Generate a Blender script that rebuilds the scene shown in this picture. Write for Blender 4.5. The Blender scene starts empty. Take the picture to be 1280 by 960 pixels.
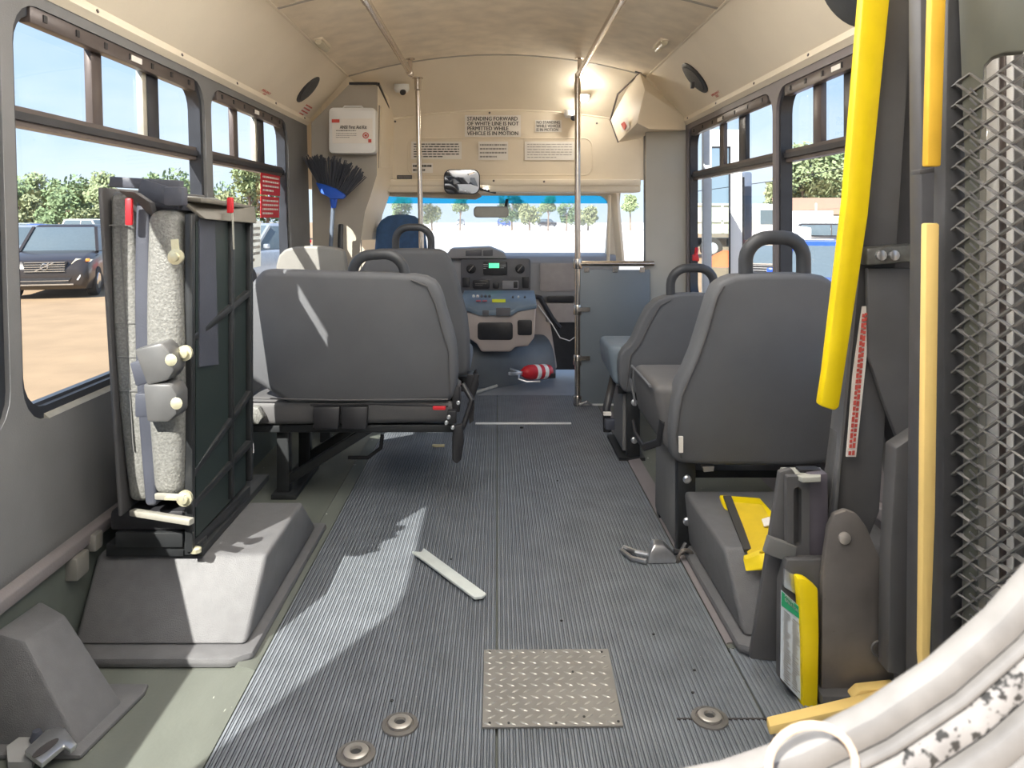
import bpy, bmesh, math, random
from mathutils import Vector, Matrix
random.seed(7)
PI = math.pi
C = bpy.context.scene.collection
F = 961.0                       # focal length in pixels of the 1280x960 frame
CZ = 1.12                       # eye height over the bus floor
# ------------------------------------------------------------------ camera, sky, sun, exposure
cam_d = bpy.data.cameras.new('camera')
cam = bpy.data.objects.new('camera', cam_d); C.objects.link(cam)
cam.location = (0, 0, CZ); cam.rotation_euler = (PI/2, 0, 0)
cam_d.sensor_width = 36; cam_d.lens = 36*F/1280
cam_d.shift_x = 18/1280; cam_d.shift_y = -208/1280
cam_d.clip_start = 0.02; cam_d.clip_end = 600
cam_d.dof.use_dof = True; cam_d.dof.focus_distance = 3.4; cam_d.dof.aperture_fstop = 20
sc = bpy.context.scene; sc.camera = cam
sc.view_settings.view_transform = 'Standard'; sc.view_settings.look = 'None'
sc.view_settings.gamma = 1; sc.view_settings.use_curve_mapping = False
sc.view_settings.exposure = 1.1
SUN_E = 6.3; SKY_E = .64; LAMP_E = 4.8
w = bpy.data.worlds.new('sky'); sc.world = w; w.use_nodes = True
nt = w.node_tree; nt.nodes.clear()
def N(t, **kw):
    n = nt.nodes.new(t)
    for k, v in kw.items(): setattr(n, k, v)
    return n
o_ = N('ShaderNodeOutputWorld'); bg = N('ShaderNodeBackground'); tc = N('ShaderNodeTexCoord')
sx = N('ShaderNodeSeparateXYZ'); rp = N('ShaderNodeValToRGB')
nt.links.new(tc.outputs['Generated'], sx.inputs[0]); nt.links.new(sx.outputs['Z'], rp.inputs[0])
e = rp.color_ramp.elements
e[0].position = 0.0; e[0].color = (0.66, 0.80, 0.93, 1); e[1].position = 0.75; e[1].color = (0.16, 0.36, 0.78, 1)
m_ = e.new(0.16); m_.color = (0.47, 0.66, 0.92, 1)
nz = N('ShaderNodeTexNoise'); nz.inputs['Scale'].default_value = 2.2; nz.inputs['Detail'].default_value = 6; nz.inputs['Roughness'].default_value = .55
mp = N('ShaderNodeMapping'); mp.inputs['Scale'].default_value = (1, 1, 4)
nt.links.new(tc.outputs['Generated'], mp.inputs[0]); nt.links.new(mp.outputs[0], nz.inputs[0])
r2 = N('ShaderNodeValToRGB'); r2.color_ramp.elements[0].position = .42; r2.color_ramp.elements[1].position = .75
r2.color_ramp.elements[1].color = (.6, .6, .6, 1)
mx = N('ShaderNodeMixRGB'); mx.inputs[2].default_value = (0.95, 0.97, 1, 1)
nt.links.new(nz.outputs[0], r2.inputs[0]); nt.links.new(r2.outputs[0], mx.inputs[0]); nt.links.new(rp.outputs[0], mx.inputs[1])
nt.links.new(mx.outputs[0], bg.inputs[0]); bg.inputs[1].default_value = SKY_E; nt.links.new(bg.outputs[0], o_.inputs[0])
sd = bpy.data.lights.new('sun', 'SUN'); sd.energy = SUN_E; sd.angle = 0.009; sd.color = (1, .95, .86)
sun = bpy.data.objects.new('sun', sd); C.objects.link(sun)
sun.rotation_euler = Vector((0.57, 1.05, -1.0)).to_track_quat('-Z', 'Y').to_euler(); sun.location = (-6, -10, 12)

# ------------------------------------------------------------------ materials
MATS = {}
def mat(name, col, rough=.6, metal=0, var=.06, vs=20, bump=0, bs=200, spec=.5, coat=0, speck=None, stretch=None, emit=None):
    if name in MATS: return MATS[name]
    m = bpy.data.materials.new(name); m.use_nodes = True; t = m.node_tree; b = t.nodes['Principled BSDF']
    b.inputs['Roughness'].default_value = rough; b.inputs['Metallic'].default_value = metal
    b.inputs['Specular IOR Level'].default_value = spec; b.inputs['Coat Weight'].default_value = coat
    tcn = t.nodes.new('ShaderNodeTexCoord'); src = tcn.outputs['Object']
    if stretch:
        mpn = t.nodes.new('ShaderNodeMapping'); mpn.inputs['Scale'].default_value = stretch
        t.links.new(src, mpn.inputs[0]); src = mpn.outputs[0]
    n = t.nodes.new('ShaderNodeTexNoise'); n.inputs['Scale'].default_value = vs; n.inputs['Detail'].default_value = 5
    t.links.new(src, n.inputs[0])
    r = t.nodes.new('ShaderNodeValToRGB')
    c = Vector(col)
    r.color_ramp.elements[0].position = .3; r.color_ramp.elements[1].position = .7
    r.color_ramp.elements[0].color = (*(c*(1-var)), 1); r.color_ramp.elements[1].color = (*[min(1, x*(1+var)) for x in c], 1)
    t.links.new(n.outputs[0], r.inputs[0]); outc = r.outputs[0]
    if speck:                                                       # (colour, scale, threshold)
        n3 = t.nodes.new('ShaderNodeTexNoise'); n3.inputs['Scale'].default_value = speck[1]; n3.inputs['Detail'].default_value = 3
        t.links.new(src, n3.inputs[0])
        r3 = t.nodes.new('ShaderNodeValToRGB'); r3.color_ramp.elements[0].position = speck[2]; r3.color_ramp.elements[1].position = min(1, speck[2]+.05)
        t.links.new(n3.outputs[0], r3.inputs[0])
        mxn = t.nodes.new('ShaderNodeMixRGB'); mxn.inputs[2].default_value = (*speck[0], 1)
        t.links.new(r3.outputs[0], mxn.inputs[0]); t.links.new(outc, mxn.inputs[1]); outc = mxn.outputs[0]
    t.links.new(outc, b.inputs['Base Color'])
    if bump:
        n2 = t.nodes.new('ShaderNodeTexNoise'); n2.inputs['Scale'].default_value = bs; n2.inputs['Detail'].default_value = 2
        bn = t.nodes.new('ShaderNodeBump'); bn.inputs['Strength'].default_value = bump; bn.inputs['Distance'].default_value = .002
        t.links.new(tcn.outputs['Object'], n2.inputs[0]); t.links.new(n2.outputs[0], bn.inputs['Height']); t.links.new(bn.outputs[0], b.inputs['Normal'])
    if emit:
        b.inputs['Emission Color'].default_value = (*emit[0], 1); b.inputs['Emission Strength'].default_value = emit[1]
    m.diffuse_color = (*col, 1); MATS[name] = m; return m
def glass_mat(name, tint, refl=.06, extra=0, ec=(1, 1, 1)):
    m = bpy.data.materials.new(name); m.use_nodes = True; t = m.node_tree; t.nodes.clear()
    o = t.nodes.new('ShaderNodeOutputMaterial'); tr = t.nodes.new('ShaderNodeBsdfTransparent'); gl = t.nodes.new('ShaderNodeBsdfGlossy'); mixn = t.nodes.new('ShaderNodeMixShader')
    tr.inputs[0].default_value = (*tint, 1); gl.inputs['Roughness'].default_value = .02; mixn.inputs[0].default_value = refl
    t.links.new(tr.outputs[0], mixn.inputs[1]); t.links.new(gl.outputs[0], mixn.inputs[2]); last = mixn.outputs[0]
    if extra:
        df = t.nodes.new('ShaderNodeBsdfDiffuse'); df.inputs[0].default_value = (*ec, 1)
        tl = t.nodes.new('ShaderNodeBsdfTranslucent'); tl.inputs[0].default_value = (*ec, 1); m1 = t.nodes.new('ShaderNodeMixShader')
        t.links.new(df.outputs[0], m1.inputs[1]); t.links.new(tl.outputs[0], m1.inputs[2])
        m2 = t.nodes.new('ShaderNodeMixShader'); m2.inputs[0].default_value = extra
        t.links.new(last, m2.inputs[1]); t.links.new(m1.outputs[0], m2.inputs[2]); last = m2.outputs[0]
    t.links.new(last, o.inputs[0]); MATS[name] = m; return m
GLASS = glass_mat('window glass', (.95, .97, .98), .07)
WSH = glass_mat('windshield glass', (.97, .98, .98), .04, .20, (1, 1, 1))  # white diffuse layer mixed into the glass as washed-out bright haze
BLUEBAND = glass_mat('windshield blue band', (.06, .52, .86), .04, .35, (.02, .45, .8))
TEAL = glass_mat('door glass', (.70, .80, .82), .10)
CREAM = mat('cream headliner plastic', (.84, .75, .60), .55, var=.04, vs=3, bump=.15, bs=60)
CREAM2 = mat('ceiling textured fabric', (.90, .80, .64), .85, var=.09, vs=9, bump=.6, bs=260)
TAN = mat('tan moulded plastic', (.74, .65, .51), .6, var=.05, vs=4, bump=.1, bs=80)
TAUPE = mat('taupe partition laminate', (.42, .38, .32), .5, var=.06, vs=5, bump=.1, bs=90)
WALLG = mat('dark grey wall vinyl', (.17, .17, .172), .6, var=.08, vs=6, bump=.3, bs=300)
WALLG2 = mat('mauve grey wall trim', (.20, .18, .185), .5, var=.07, vs=6, bump=.2, bs=200)
PANELG = mat('pale grey laminate', (.42, .41, .37), .5, var=.04, vs=4)
FRAME = mat('black window frame', (.025, .028, .036), .35, var=.2, vs=14)
FRAMEB = mat('bronze window frame', (.115, .095, .09), .35, metal=.3, var=.15, vs=10)
ALU = mat('brushed sill metal', (.62, .60, .52), .35, metal=.6, var=.1, vs=30)
VINYL = mat('grey smooth floor vinyl', (.13, .14, .122), .5, var=.10, vs=7, bump=.2, bs=120, speck=((.55, .57, .5), 45, .72), stretch=(1.6, .5, 1))
RUBBER = mat('ribbed grey floor rubber', (.178, .195, .218), .38, var=.16, vs=9, speck=((.36, .36, .35), 260, .66))
CAPR = mat('wheel well carpet plastic', (.125, .125, .13), .5, var=.08, vs=30, bump=.6, bs=420)
SEATG = mat('charcoal seat vinyl', (.10, .098, .10), .6, var=.12, vs=5, bump=.35, bs=400)
SEATG2 = mat('seat back shell', (.122, .126, .136), .62, var=.10, vs=4, bump=.5, bs=700)
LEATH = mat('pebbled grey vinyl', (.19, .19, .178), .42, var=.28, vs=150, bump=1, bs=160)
NAVY = mat('dark blue grey vinyl', (.06, .065, .085), .5, var=.12, vs=8, bump=.2)
BLACKP = mat('black plastic', (.022, .022, .025), .42, var=.2, vs=20)
BLACKM = mat('black painted steel', (.028, .030, .032), .38, var=.25, vs=12, metal=.2)
GREYH = mat('grab handle rubber', (.055, .058, .065), .45, var=.1, vs=20)
STEEL = mat('brushed stainless tube', (.62, .56, .50), .24, metal=1, var=.08, vs=40)
SILVER = mat('bright buckle metal', (.60, .61, .63), .3, metal=.9, var=.1, vs=40)
BRASS = mat('zinc yellow bolt', (.72, .68, .48), .35, metal=.6, var=.1, vs=60)
LIFTG = mat('lift grey steel', (.105, .103, .105), .5, metal=.15, var=.14, vs=7, bump=.15, bs=60)
LIFTO = mat('lift olive plate', (.075, .078, .062), .6, var=.16, vs=8)
LIFTB = mat('scuffed lift plate', (.17, .155, .145), .45, metal=.25, var=.2, vs=9, speck=((.05, .04, .04), 40, .74))
YEL = mat('yellow safety vinyl', (.86, .64, .0), .5, var=.06, vs=10)
ORY = mat('orange yellow tape', (.80, .47, .04), .55, var=.08, vs=10)
PALEY = mat('pale yellow tape', (.82, .58, .20), .6, var=.05, vs=10)
WHITE = mat('white plastic', (.80, .80, .78), .45, var=.03, vs=10)
WPAINT = mat('white body paint', (.82, .81, .80), .3, var=.03, vs=4, coat=.3)
PAPER = mat('white label paper', (.80, .76, .70), .7, var=.03, vs=10)
INK = mat('black print', (.03, .03, .03), .7); REDINK = mat('red print', (.55, .08, .06), .7); GREYINK = mat('faded grey print', (.28, .26, .24), .7)
RED = mat('red paint', (.60, .02, .03), .4); GREEN = mat('green label header', (.02, .36, .16), .6)
BLUEP = mat('bright blue plastic', (.02, .10, .55), .4); BLUEC = mat('navy blue seat cover', (.03, .085, .20), .7, var=.15, vs=30, bump=.3)
BRIST = mat('grey bristles', (.05, .055, .07), .8)
GROOVE = mat('dark rubber groove', (.05, .058, .072), .6)  # groove faces get a darker rubber than the ribs
PLATE = mat('aluminium tread plate', (.29, .28, .26), .42, metal=.45, var=.10, vs=14, speck=((.08, .07, .06), 30, .78))
LUG = mat('worn tread lug', (.40, .39, .36), .35, metal=.5, var=.1, vs=30)
GASK = mat('weathered gasket rubber', (.185, .178, .172), .4, var=.22, vs=40)
GASKD = mat('dark gasket groove', (.05, .045, .045), .5, var=.2, vs=40)
GASKS = mat('sealant smeared with black', (.26, .25, .245), .5, var=.2, vs=60, speck=((.03, .03, .03), 210, .53))
DASH = mat('grey dash plastic', (.30, .30, .31), .5, var=.05, vs=8); DASHD = mat('dark dash bezel', (.115, .115, .125), .45, var=.08, vs=10)
DASHB = mat('blue grey console top', (.16, .22, .29), .4, var=.1, vs=10); BEIGEC = mat('beige console plastic', (.46, .40, .37), .5, var=.05, vs=8)
DOG = mat('dark engine cover', (.10, .115, .13), .4, var=.12, vs=6)
LCD = mat('green radio display', (.05, .3, .12), .4, emit=((.1, .9, .35), .8)); LAMP = mat('added panel glow', (.9, .9, .9), .4, emit=((1, .97, .92), LAMP_E))
YLAB = mat('yellow label', (.75, .8, .05), .6)
TEALT = mat('teal tag', (.12, .42, .44), .6); RAG = mat('white rag', (.72, .70, .72), .9, bump=.4, bs=60)
MIRR = mat('mirror glass', (.8, .82, .85), .03, metal=1, var=0)
DIRT = mat('orange dirt', (.315, .215, .122), .95, var=.12, vs=1.2, bump=.5, bs=6, speck=((.30, .20, .11), 9, .66))
LOT = mat('glare white ground', (.75, .73, .70), .9, var=.05, vs=.5)  # near-white colour carries the overexposed glare of the ground ahead
LEAF = [mat('leaves %d' % i, c, .8, var=.25, vs=1.2) for i, c in enumerate([(.20, .28, .14), (.25, .31, .16), (.27, .30, .16), (.14, .22, .11)])]
BARK = mat('bark', (.2, .15, .11), .9)
CARD = mat('dark metallic car paint', (.03, .024, .022), .3, metal=.1, coat=.3); CARW = mat('white car paint', (.75, .76, .77), .25, coat=.5)
CARB = mat('blue car paint', (.02, .07, .40), .25, coat=.5); CARS = mat('silver car paint', (.35, .38, .42), .3, metal=.4, coat=.5)
CARGL = mat('car glass', (.10, .13, .15), .08, var=.05); TYRE = mat('tyre rubber', (.03, .03, .03), .8); CHROME = mat('chrome trim', (.7, .72, .74), .15, metal=1)
HLAMP = mat('headlamp lens', (.75, .68, .5), .15, coat=.5); AMBER = mat('amber lens', (.8, .25, .05), .3)
BEDC = mat('beige dump bed', (.68, .66, .52), .6); BRICKB = mat('brown roofing', (.36, .22, .15), .9); ORANGE = mat('orange tarp', (.8, .16, .05), .7)

# ------------------------------------------------------------------ geometry helpers
def at(px, py, Y): return Vector(((px-622)/F*Y, Y, CZ-(py-272)/F*Y))
def onz(px, py, z=0.0):
    Y = F*(CZ-z)/(py-272); return Vector(((px-622)/F*Y, Y, z))
class B:
    def __init__(s): s.bm = bmesh.new()
    def vs(s, pts): return [s.bm.verts.new(p) for p in pts]
    def face(s, pts):
        s.bm.faces.new(s.vs(pts)); return s
    def prism(s, poly, off):
        off = Vector(off); a = s.vs(poly); b = s.vs([Vector(p)+off for p in poly]); n = len(poly)
        s.bm.faces.new(a); s.bm.faces.new(b[::-1])
        for i in range(n): s.bm.faces.new((a[i], b[i], b[(i+1) % n], a[(i+1) % n]))
        return s
    def box(s, c, d, rot=None):
        c = Vector(c); R = rot if rot else Matrix.Identity(3); v = []
        for z in (-1, 1):
            for x, y in ((-1, -1), (1, -1), (1, 1), (-1, 1)): v.append(c+R @ Vector((x*d[0]/2, y*d[1]/2, z*d[2]/2)))
        q = s.vs(v)
        for f in ((3, 2, 1, 0), (4, 5, 6, 7), (0, 1, 5, 4), (1, 2, 6, 5), (2, 3, 7, 6), (3, 0, 4, 7)): s.bm.faces.new([q[i] for i in f])
        return s
    def bb(s, x0, x1, y0, y1, z0, z1): return s.box(((x0+x1)/2, (y0+y1)/2, (z0+z1)/2), (abs(x1-x0), abs(y1-y0), abs(z1-z0)))
    def loft(s, rings, cap=True, closed=False):
        R = [s.vs(r) for r in rings]; n = len(R[0]); k = len(R)
        for i in range(k if closed else k-1):
            a, b = R[i], R[(i+1) % k]
            for j in range(n): s.bm.faces.new((a[j], a[(j+1) % n], b[(j+1) % n], b[j]))
        if cap and not closed: s.bm.faces.new(R[0][::-1]); s.bm.faces.new(R[-1])
        return s
    def tube(s, pts, r, n=8, closed=False, flat=1.0, up=None):
        pts = [Vector(p) for p in pts]; k = len(pts); rings = []; prev = None
        for i, p in enumerate(pts):
            if closed: d = pts[(i+1) % k]-pts[i-1]
            else: d = pts[min(i+1, k-1)]-pts[max(i-1, 0)]
            d.normalize()
            if prev is None:
                u = Vector(up) if up else (Vector((0, 0, 1)) if abs(d.z) < .9 else Vector((1, 0, 0)))
            else: u = prev
            u = (u-d*u.dot(d)).normalized(); v = d.cross(u); prev = u
            rr = r[i] if isinstance(r, (list, tuple)) else r
            rings.append([p+(u*math.cos(2*PI*j/n)*rr+v*math.sin(2*PI*j/n)*rr*flat) for j in range(n)])
        return s.loft(rings, True, closed)
    def bar(s, p0, p1, wu, wv, up=(0, 0, 1)):
        p0 = Vector(p0); p1 = Vector(p1); d = (p1-p0).normalized(); u = Vector(up)
        if abs(d.dot(u)) > .98: u = Vector((0, 1, 0))
        u = (u-d*u.dot(d)).normalized(); v = d.cross(u)
        q = [(-1, -1), (1, -1), (1, 1), (-1, 1)]
        return s.loft([[p+u*a*wu/2+v*b*wv/2 for a, b in q] for p in (p0, p1)])
    def lathe(s, prof, base, axis=(0, 0, 1), n=20):
        base = Vector(base); q = Vector((0, 0, 1)).rotation_difference(Vector(axis).normalized()).to_matrix()
        rings = [[base+q @ Vector((r*math.cos(2*PI*j/n), r*math.sin(2*PI*j/n), z)) for j in range(n)] for r, z in prof]
        return s.loft(rings)
    def build(s, name, m, parent=None, bevel=0, seg=2, smooth=35, org=None, sub=0):
        bm = s.bm
        bmesh.ops.remove_doubles(bm, verts=bm.verts, dist=1e-6)
        bmesh.ops.recalc_face_normals(bm, faces=bm.faces)
        if bevel:
            es = [e for e in bm.edges if len(e.link_faces) == 2 and e.calc_face_angle(0) > .5]
            bmesh.ops.bevel(bm, geom=es, offset=bevel, segments=seg, affect='EDGES', clamp_overlap=True, profile=.5)
        vs = [v.co for v in bm.verts]
        if parent is not None: O = ORG[parent.name]
        elif org is not None: O = Vector(org)
        else:
            O = Vector(((min(v.x for v in vs)+max(v.x for v in vs))/2, (min(v.y for v in vs)+max(v.y for v in vs))/2, min(v.z for v in vs)))
        for v in bm.verts: v.co = v.co-O
        me = bpy.data.meshes.new(name); bm.to_mesh(me); bm.free()
        me.materials.append(m)
        if smooth:
            for p in me.polygons: p.use_smooth = True
            me.set_sharp_from_angle(angle=math.radians(smooth))
        o = bpy.data.objects.new(name, me); C.objects.link(o); ORG[o.name] = O
        if parent is not None: o.parent = parent
        else: o.location = O
        return o
ORG = {}
def thing(name, label, cat, loc, group=None):
    o = bpy.data.objects.new(name, None); C.objects.link(o); o.location = loc; o.empty_display_size = .1
    ORG[o.name] = Vector(loc); return tag(o, label, cat, group)
def tag(o, label, cat, group=None, kind=None):
    o['label'] = label; o['category'] = cat
    if group: o['group'] = group
    if kind: o['kind'] = kind
    return o
def struct(o, label=None):
    o['kind'] = 'structure'
    if label: o['label'] = label
    return o
def setting(name, label=None, loc=(0, 0, 0)):
    o = bpy.data.objects.new(name, None); C.objects.link(o); o.location = loc; ORG[o.name] = Vector(loc); return struct(o, label)
def lab(o, l): o['label'] = l; return o
def dup(o, off, label=None, group=None):
    c = o.copy(); C.objects.link(c); c.location = o.location+Vector(off)
    for ch in list(o.children):
        d = ch.copy(); C.objects.link(d); d.parent = c
        for g in ch.children:
            k = g.copy(); C.objects.link(k); k.parent = d
    if label: c['label'] = label
    if group: c['group'] = group
    return c
def rrect(u0, u1, v0, v1, r, n=5):
    """rounded rectangle, ccw from bottom-left; r = one radius or four (bl, br, tr, tl)"""
    R = [r]*4 if not isinstance(r, (tuple, list)) else r
    cs = [(u0, v0, PI, 1, 1), (u1, v0, 1.5*PI, -1, 1), (u1, v1, 0, -1, -1), (u0, v1, .5*PI, 1, -1)]; out = []
    for (u, v, a0, su, sv), rr in zip(cs, R):
        cu, cv = u+su*rr, v+sv*rr
        for k in range(n+1):
            a = a0+.5*PI*k/n; out.append((cu+rr*math.cos(a), cv+rr*math.sin(a)))
    return out
def ring(b, outer, inner, f0, f1):
    """plate between two loops (lists of uv of equal length), f0/f1 map uv to the two faces"""
    n = len(outer)
    L = [b.vs([f(p) for p in lp]) for lp, f in ((outer, f0), (inner, f0), (inner, f1), (outer, f1))]
    for i in range(4):
        A, Bq = L[i], L[(i+1) % 4]
        for j in range(n):
            try: b.bm.faces.new((A[j], A[(j+1) % n], Bq[(j+1) % n], Bq[j]))
            except ValueError: pass
    return b
def text(body, size, pos, right, up, m, parent, name='lettering', width=None, align='CENTER', space=1.0):
    cu = bpy.data.curves.new('t', 'FONT'); cu.body = body; cu.size = size; cu.align_x = align; cu.align_y = 'CENTER'; cu.extrude = .0003; cu.resolution_u = 2; cu.space_line = space
    t = bpy.data.objects.new('t', cu); C.objects.link(t); bpy.context.view_layer.update()
    me = bpy.data.meshes.new_from_object(t.evaluated_get(bpy.context.evaluated_depsgraph_get())); bpy.data.objects.remove(t)
    right = Vector(right).normalized(); up = Vector(up).normalized(); nrm = right.cross(up)
    k = 1
    if width and len(me.vertices):
        xs = [v.co.x for v in me.vertices]; k = width/max(1e-6, max(xs)-min(xs))
    O = ORG[parent.name]
    for v in me.vertices: v.co = Vector(pos)+right*v.co.x*k+up*v.co.y+nrm*(v.co.z+.0006)-O
    me.materials.append(m); o = bpy.data.objects.new(name, me); C.objects.link(o); o.parent = parent; ORG[o.name] = O
    return o
def lines(pos, right, up, wd, ht, rows, m, parent, lh=.35, seed=0, name='print_lines', col=3):
    """rows of small print as real little strips of ink"""
    rd = random.Random(seed); right = Vector(right).normalized(); up = Vector(up).normalized(); nrm = right.cross(up); b = B()
    for r in range(rows):
        v = ht/2-(r+.5)*ht/rows; u = -wd/2; end = wd/2*(1 if r < rows-1 else .3)
        while u < end:
            L = wd*rd.uniform(.03, .12); L = min(L, end-u)
            c = Vector(pos)+right*(u+L/2)+up*v+nrm*.0008
            h = ht/rows*lh
            q = [c-right*L/2-up*h/2, c+right*L/2-up*h/2, c+right*L/2+up*h/2, c-right*L/2+up*h/2]
            b.face(q); u += L+wd*.018
    return b.build(name, m, parent, smooth=0)
def card(name, pos, right, up, wd, ht, m, parent=None, th=.002):
    right = Vector(right).normalized(); up = Vector(up).normalized(); nrm = right.cross(up); p = Vector(pos)
    q = [p-right*wd/2-up*ht/2, p+right*wd/2-up*ht/2, p+right*wd/2+up*ht/2, p-right*wd/2+up*ht/2]
    b = B(); b.prism(q, -nrm*th); return b.build(name, m, parent, smooth=0)
XR = Vector((1, 0, 0)); ZU = Vector((0, 0, 1)); YF = Vector((0, 1, 0))

# ================================================================== SETTING: the bus body
YB, YE = .30, 4.62              # rear wall and the end of the saloon
def lx(z): return -1.13+.03*(CZ-z)     # the left wall leans a little
RXW = 1.13
def wall(name, X, cells, z0, z1, th, m):
    s = -1 if X(1) < 0 else 1; b = B()
    for ya, yb, hole in cells:
        if hole is None:
            b.prism([(X(z0), ya, z0), (X(z0), yb, z0), (X(z1), yb, z1), (X(z1), ya, z1)], (s*th, 0, 0)); continue
        ha, hb, hz0, hz1, r = hole
        out = rrect(ya, yb, z0, z1, 0); inn = rrect(ha, hb, hz0, hz1, r)
        ring(b, out, inn, lambda p: Vector((X(p[1]), p[0], p[1])), lambda p: Vector((X(p[1])+s*th, p[0], p[1])))
    return b
WZ0, WZ1 = .622, 1.643
LW = [(.50, 1.765), (1.81, 3.00), (3.067, 4.19)]
RW = [(3.16, 4.58), (1.95, 3.12)]
b = wall('wall_left', lx, [(YB, 1.787, (*LW[0], WZ0, WZ1, .10)), (1.787, 3.034, (*LW[1], WZ0, WZ1, .10)), (3.034, 4.40, (*LW[2], WZ0, WZ1, .10)), (4.40, YE, None)], 0, 1.69, .05, WALLG)
wl = struct(b.build('wall_left', WALLG, org=(-1.1, 2.4, 0)), 'dark grey left side wall below and between the windows')
# mauve trim strips between windows and above them
def rx(z): return RXW
b = wall('wall_right', rx, [(1.90, 3.14, (RW[1][0], RW[1][1], WZ0, WZ1, .10)), (3.14, YE, (RW[0][0], RW[0][1], WZ0, WZ1, .10)), (1.84, 1.90, None), (YB, .62, None)], 0, 1.69, .05, WALLG2)
wr = struct(b.build('wall_right', WALLG2, org=(1.1, 2.4, 0)), 'mauve grey right side wall around the two windows')
B().bb(RXW, RXW+.05, .62, 1.84, 1.60, 1.69).build('door_header', WALLG2, wr)
def side_window(name, X, ya, yb, bars, s, label):
    w0 = setting(name, label, (X(.65), (ya+yb)/2, WZ0)); gx = lambda z, d: X(z)+s*d
    b = B(); ring(b, rrect(ya, yb, WZ0, WZ1, .10), rrect(ya+.022, yb-.022, WZ0+.03, WZ1-.022, .085), lambda p: Vector((gx(p[1], .012), p[0], p[1])), lambda p: Vector((gx(p[1], .058), p[0], p[1])))
    b.build('outer_frame', FRAME, w0)
    # header extrusion with vent slots
    b = B(); b.prism([(gx(1.60, .004), ya+.08, 1.60), (gx(1.60, .004), yb-.08, 1.60), (gx(1.64, .004), yb-.08, 1.643), (gx(1.64, .004), ya+.08, 1.643)], (s*.03, 0, 0)); b.build('header_rail', FRAMEB, w0, bevel=.003)
    n = 7
    b = B()
    for i in range(n):
        y = ya+.14+(yb-ya-.28)*i/(n-1); b.bb(gx(1.62, .001), gx(1.62, .006), y-.008, y+.008, 1.614, 1.632)
    b.build('vent_slot', BLACKP, w0)
    B().prism([(gx(1.62, .0), ya+.50*(yb-ya), 1.612), (gx(1.62, .0), ya+.56*(yb-ya), 1.612), (gx(1.62, .0), ya+.56*(yb-ya), 1.630), (gx(1.62, .0), ya+.5*(yb-ya), 1.630)], (s*.005, 0, 0)).build('maker_plate', PAPER, w0)
    if bars is None:
        p = B(); lo = rrect(ya+.01, yb-.01, WZ0+.02, WZ1-.01, .09); p.bm.faces.new(p.vs([(gx(z, .048), y, z) for y, z in lo])); p.build('pane', GLASS, w0, smooth=0); return w0
    # middle rail : three stepped strips
    for z0_, z1_, d0, mm in ((1.343, 1.358, .030, FRAMEB), (1.358, 1.378, .022, FRAME), (1.378, 1.392, .030, FRAMEB)):
        B().prism([(gx(z0_, d0), ya+.01, z0_), (gx(z0_, d0), yb-.01, z0_), (gx(z1_, d0), yb-.01, z1_), (gx(z1_, d0), ya+.01, z1_)], (s*.035, 0, 0)).build('middle_rail', mm, w0)
    for y0, y1, mm in bars:
        B().prism([(gx(1.39, .03), y0, 1.39), (gx(1.39, .03), y1, 1.39), (gx(1.61, .03), y1, 1.61), (gx(1.61, .03), y0, 1.61)], (s*.022, 0, 0)).build('sash_bar', mm, w0, bevel=.003)
    # sill
    B().prism([(gx(.625, -.002), ya+.10, .622), (gx(.625, -.002), yb-.10, .622), (gx(.645, .02), yb-.10, .640), (gx(.645, .02), ya+.10, .640)], (s*.02, 0, 0)).build('sill_strip', ALU, w0)
    B().prism([(gx(.65, .024), ya+.05, .642), (gx(.65, .024), yb-.05, .642), (gx(.66, .03), yb-.05, .660), (gx(.66, .03), ya+.05, .660)], (s*.02, 0, 0)).build('sill_channel', FRAME, w0)
    p = B(); lo = rrect(ya+.01, yb-.01, WZ0+.02, 1.36, (.09, .09, .0, .0)); p.bm.faces.new(p.vs([(gx(z, .048), y, z) for y, z in lo])); p.build('pane', GLASS, w0, smooth=0)
    ed = [ya+.01]+[(q[0]+q[1])/2 for q in bars]+[yb-.01]
    for i in range(len(ed)-1):
        r = (0, 0, .085 if i == len(ed)-2 else 0, .085 if i == 0 else 0)
        p = B(); lo = rrect(ed[i], ed[i+1], 1.37, WZ1-.01, r); p.bm.faces.new(p.vs([(gx(z, .046), y, z) for y, z in lo])); p.build('pane', GLASS, w0, smooth=0)
    return w0
side_window('window_1', lx, *LW[0], None, -1, 'rear left side window at the edge of the photo')
side_window('window_2', lx, *LW[1], [(2.22, 2.28, FRAMEB), (2.54, 2.57, ALU), (2.575, 2.66, FRAME)], -1, 'large left side window behind the folded seat')
win3 = side_window('window_3', lx, *LW[2], [(3.41, 3.47, FRAMEB), (3.72, 3.75, ALU), (3.76, 3.86, FRAME)], -1, 'left side window with the red sticker')
side_window('window_4', rx, *RW[0], [(3.95, 4.02, FRAMEB), (3.60, 3.70, FRAME)], 1, 'far right side window near the entrance')
side_window('window_5', rx, *RW[1], [(2.76, 2.83, FRAMEB), (2.48, 2.58, FRAME)], 1, 'right side window beside the yellow lift pad')
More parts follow.
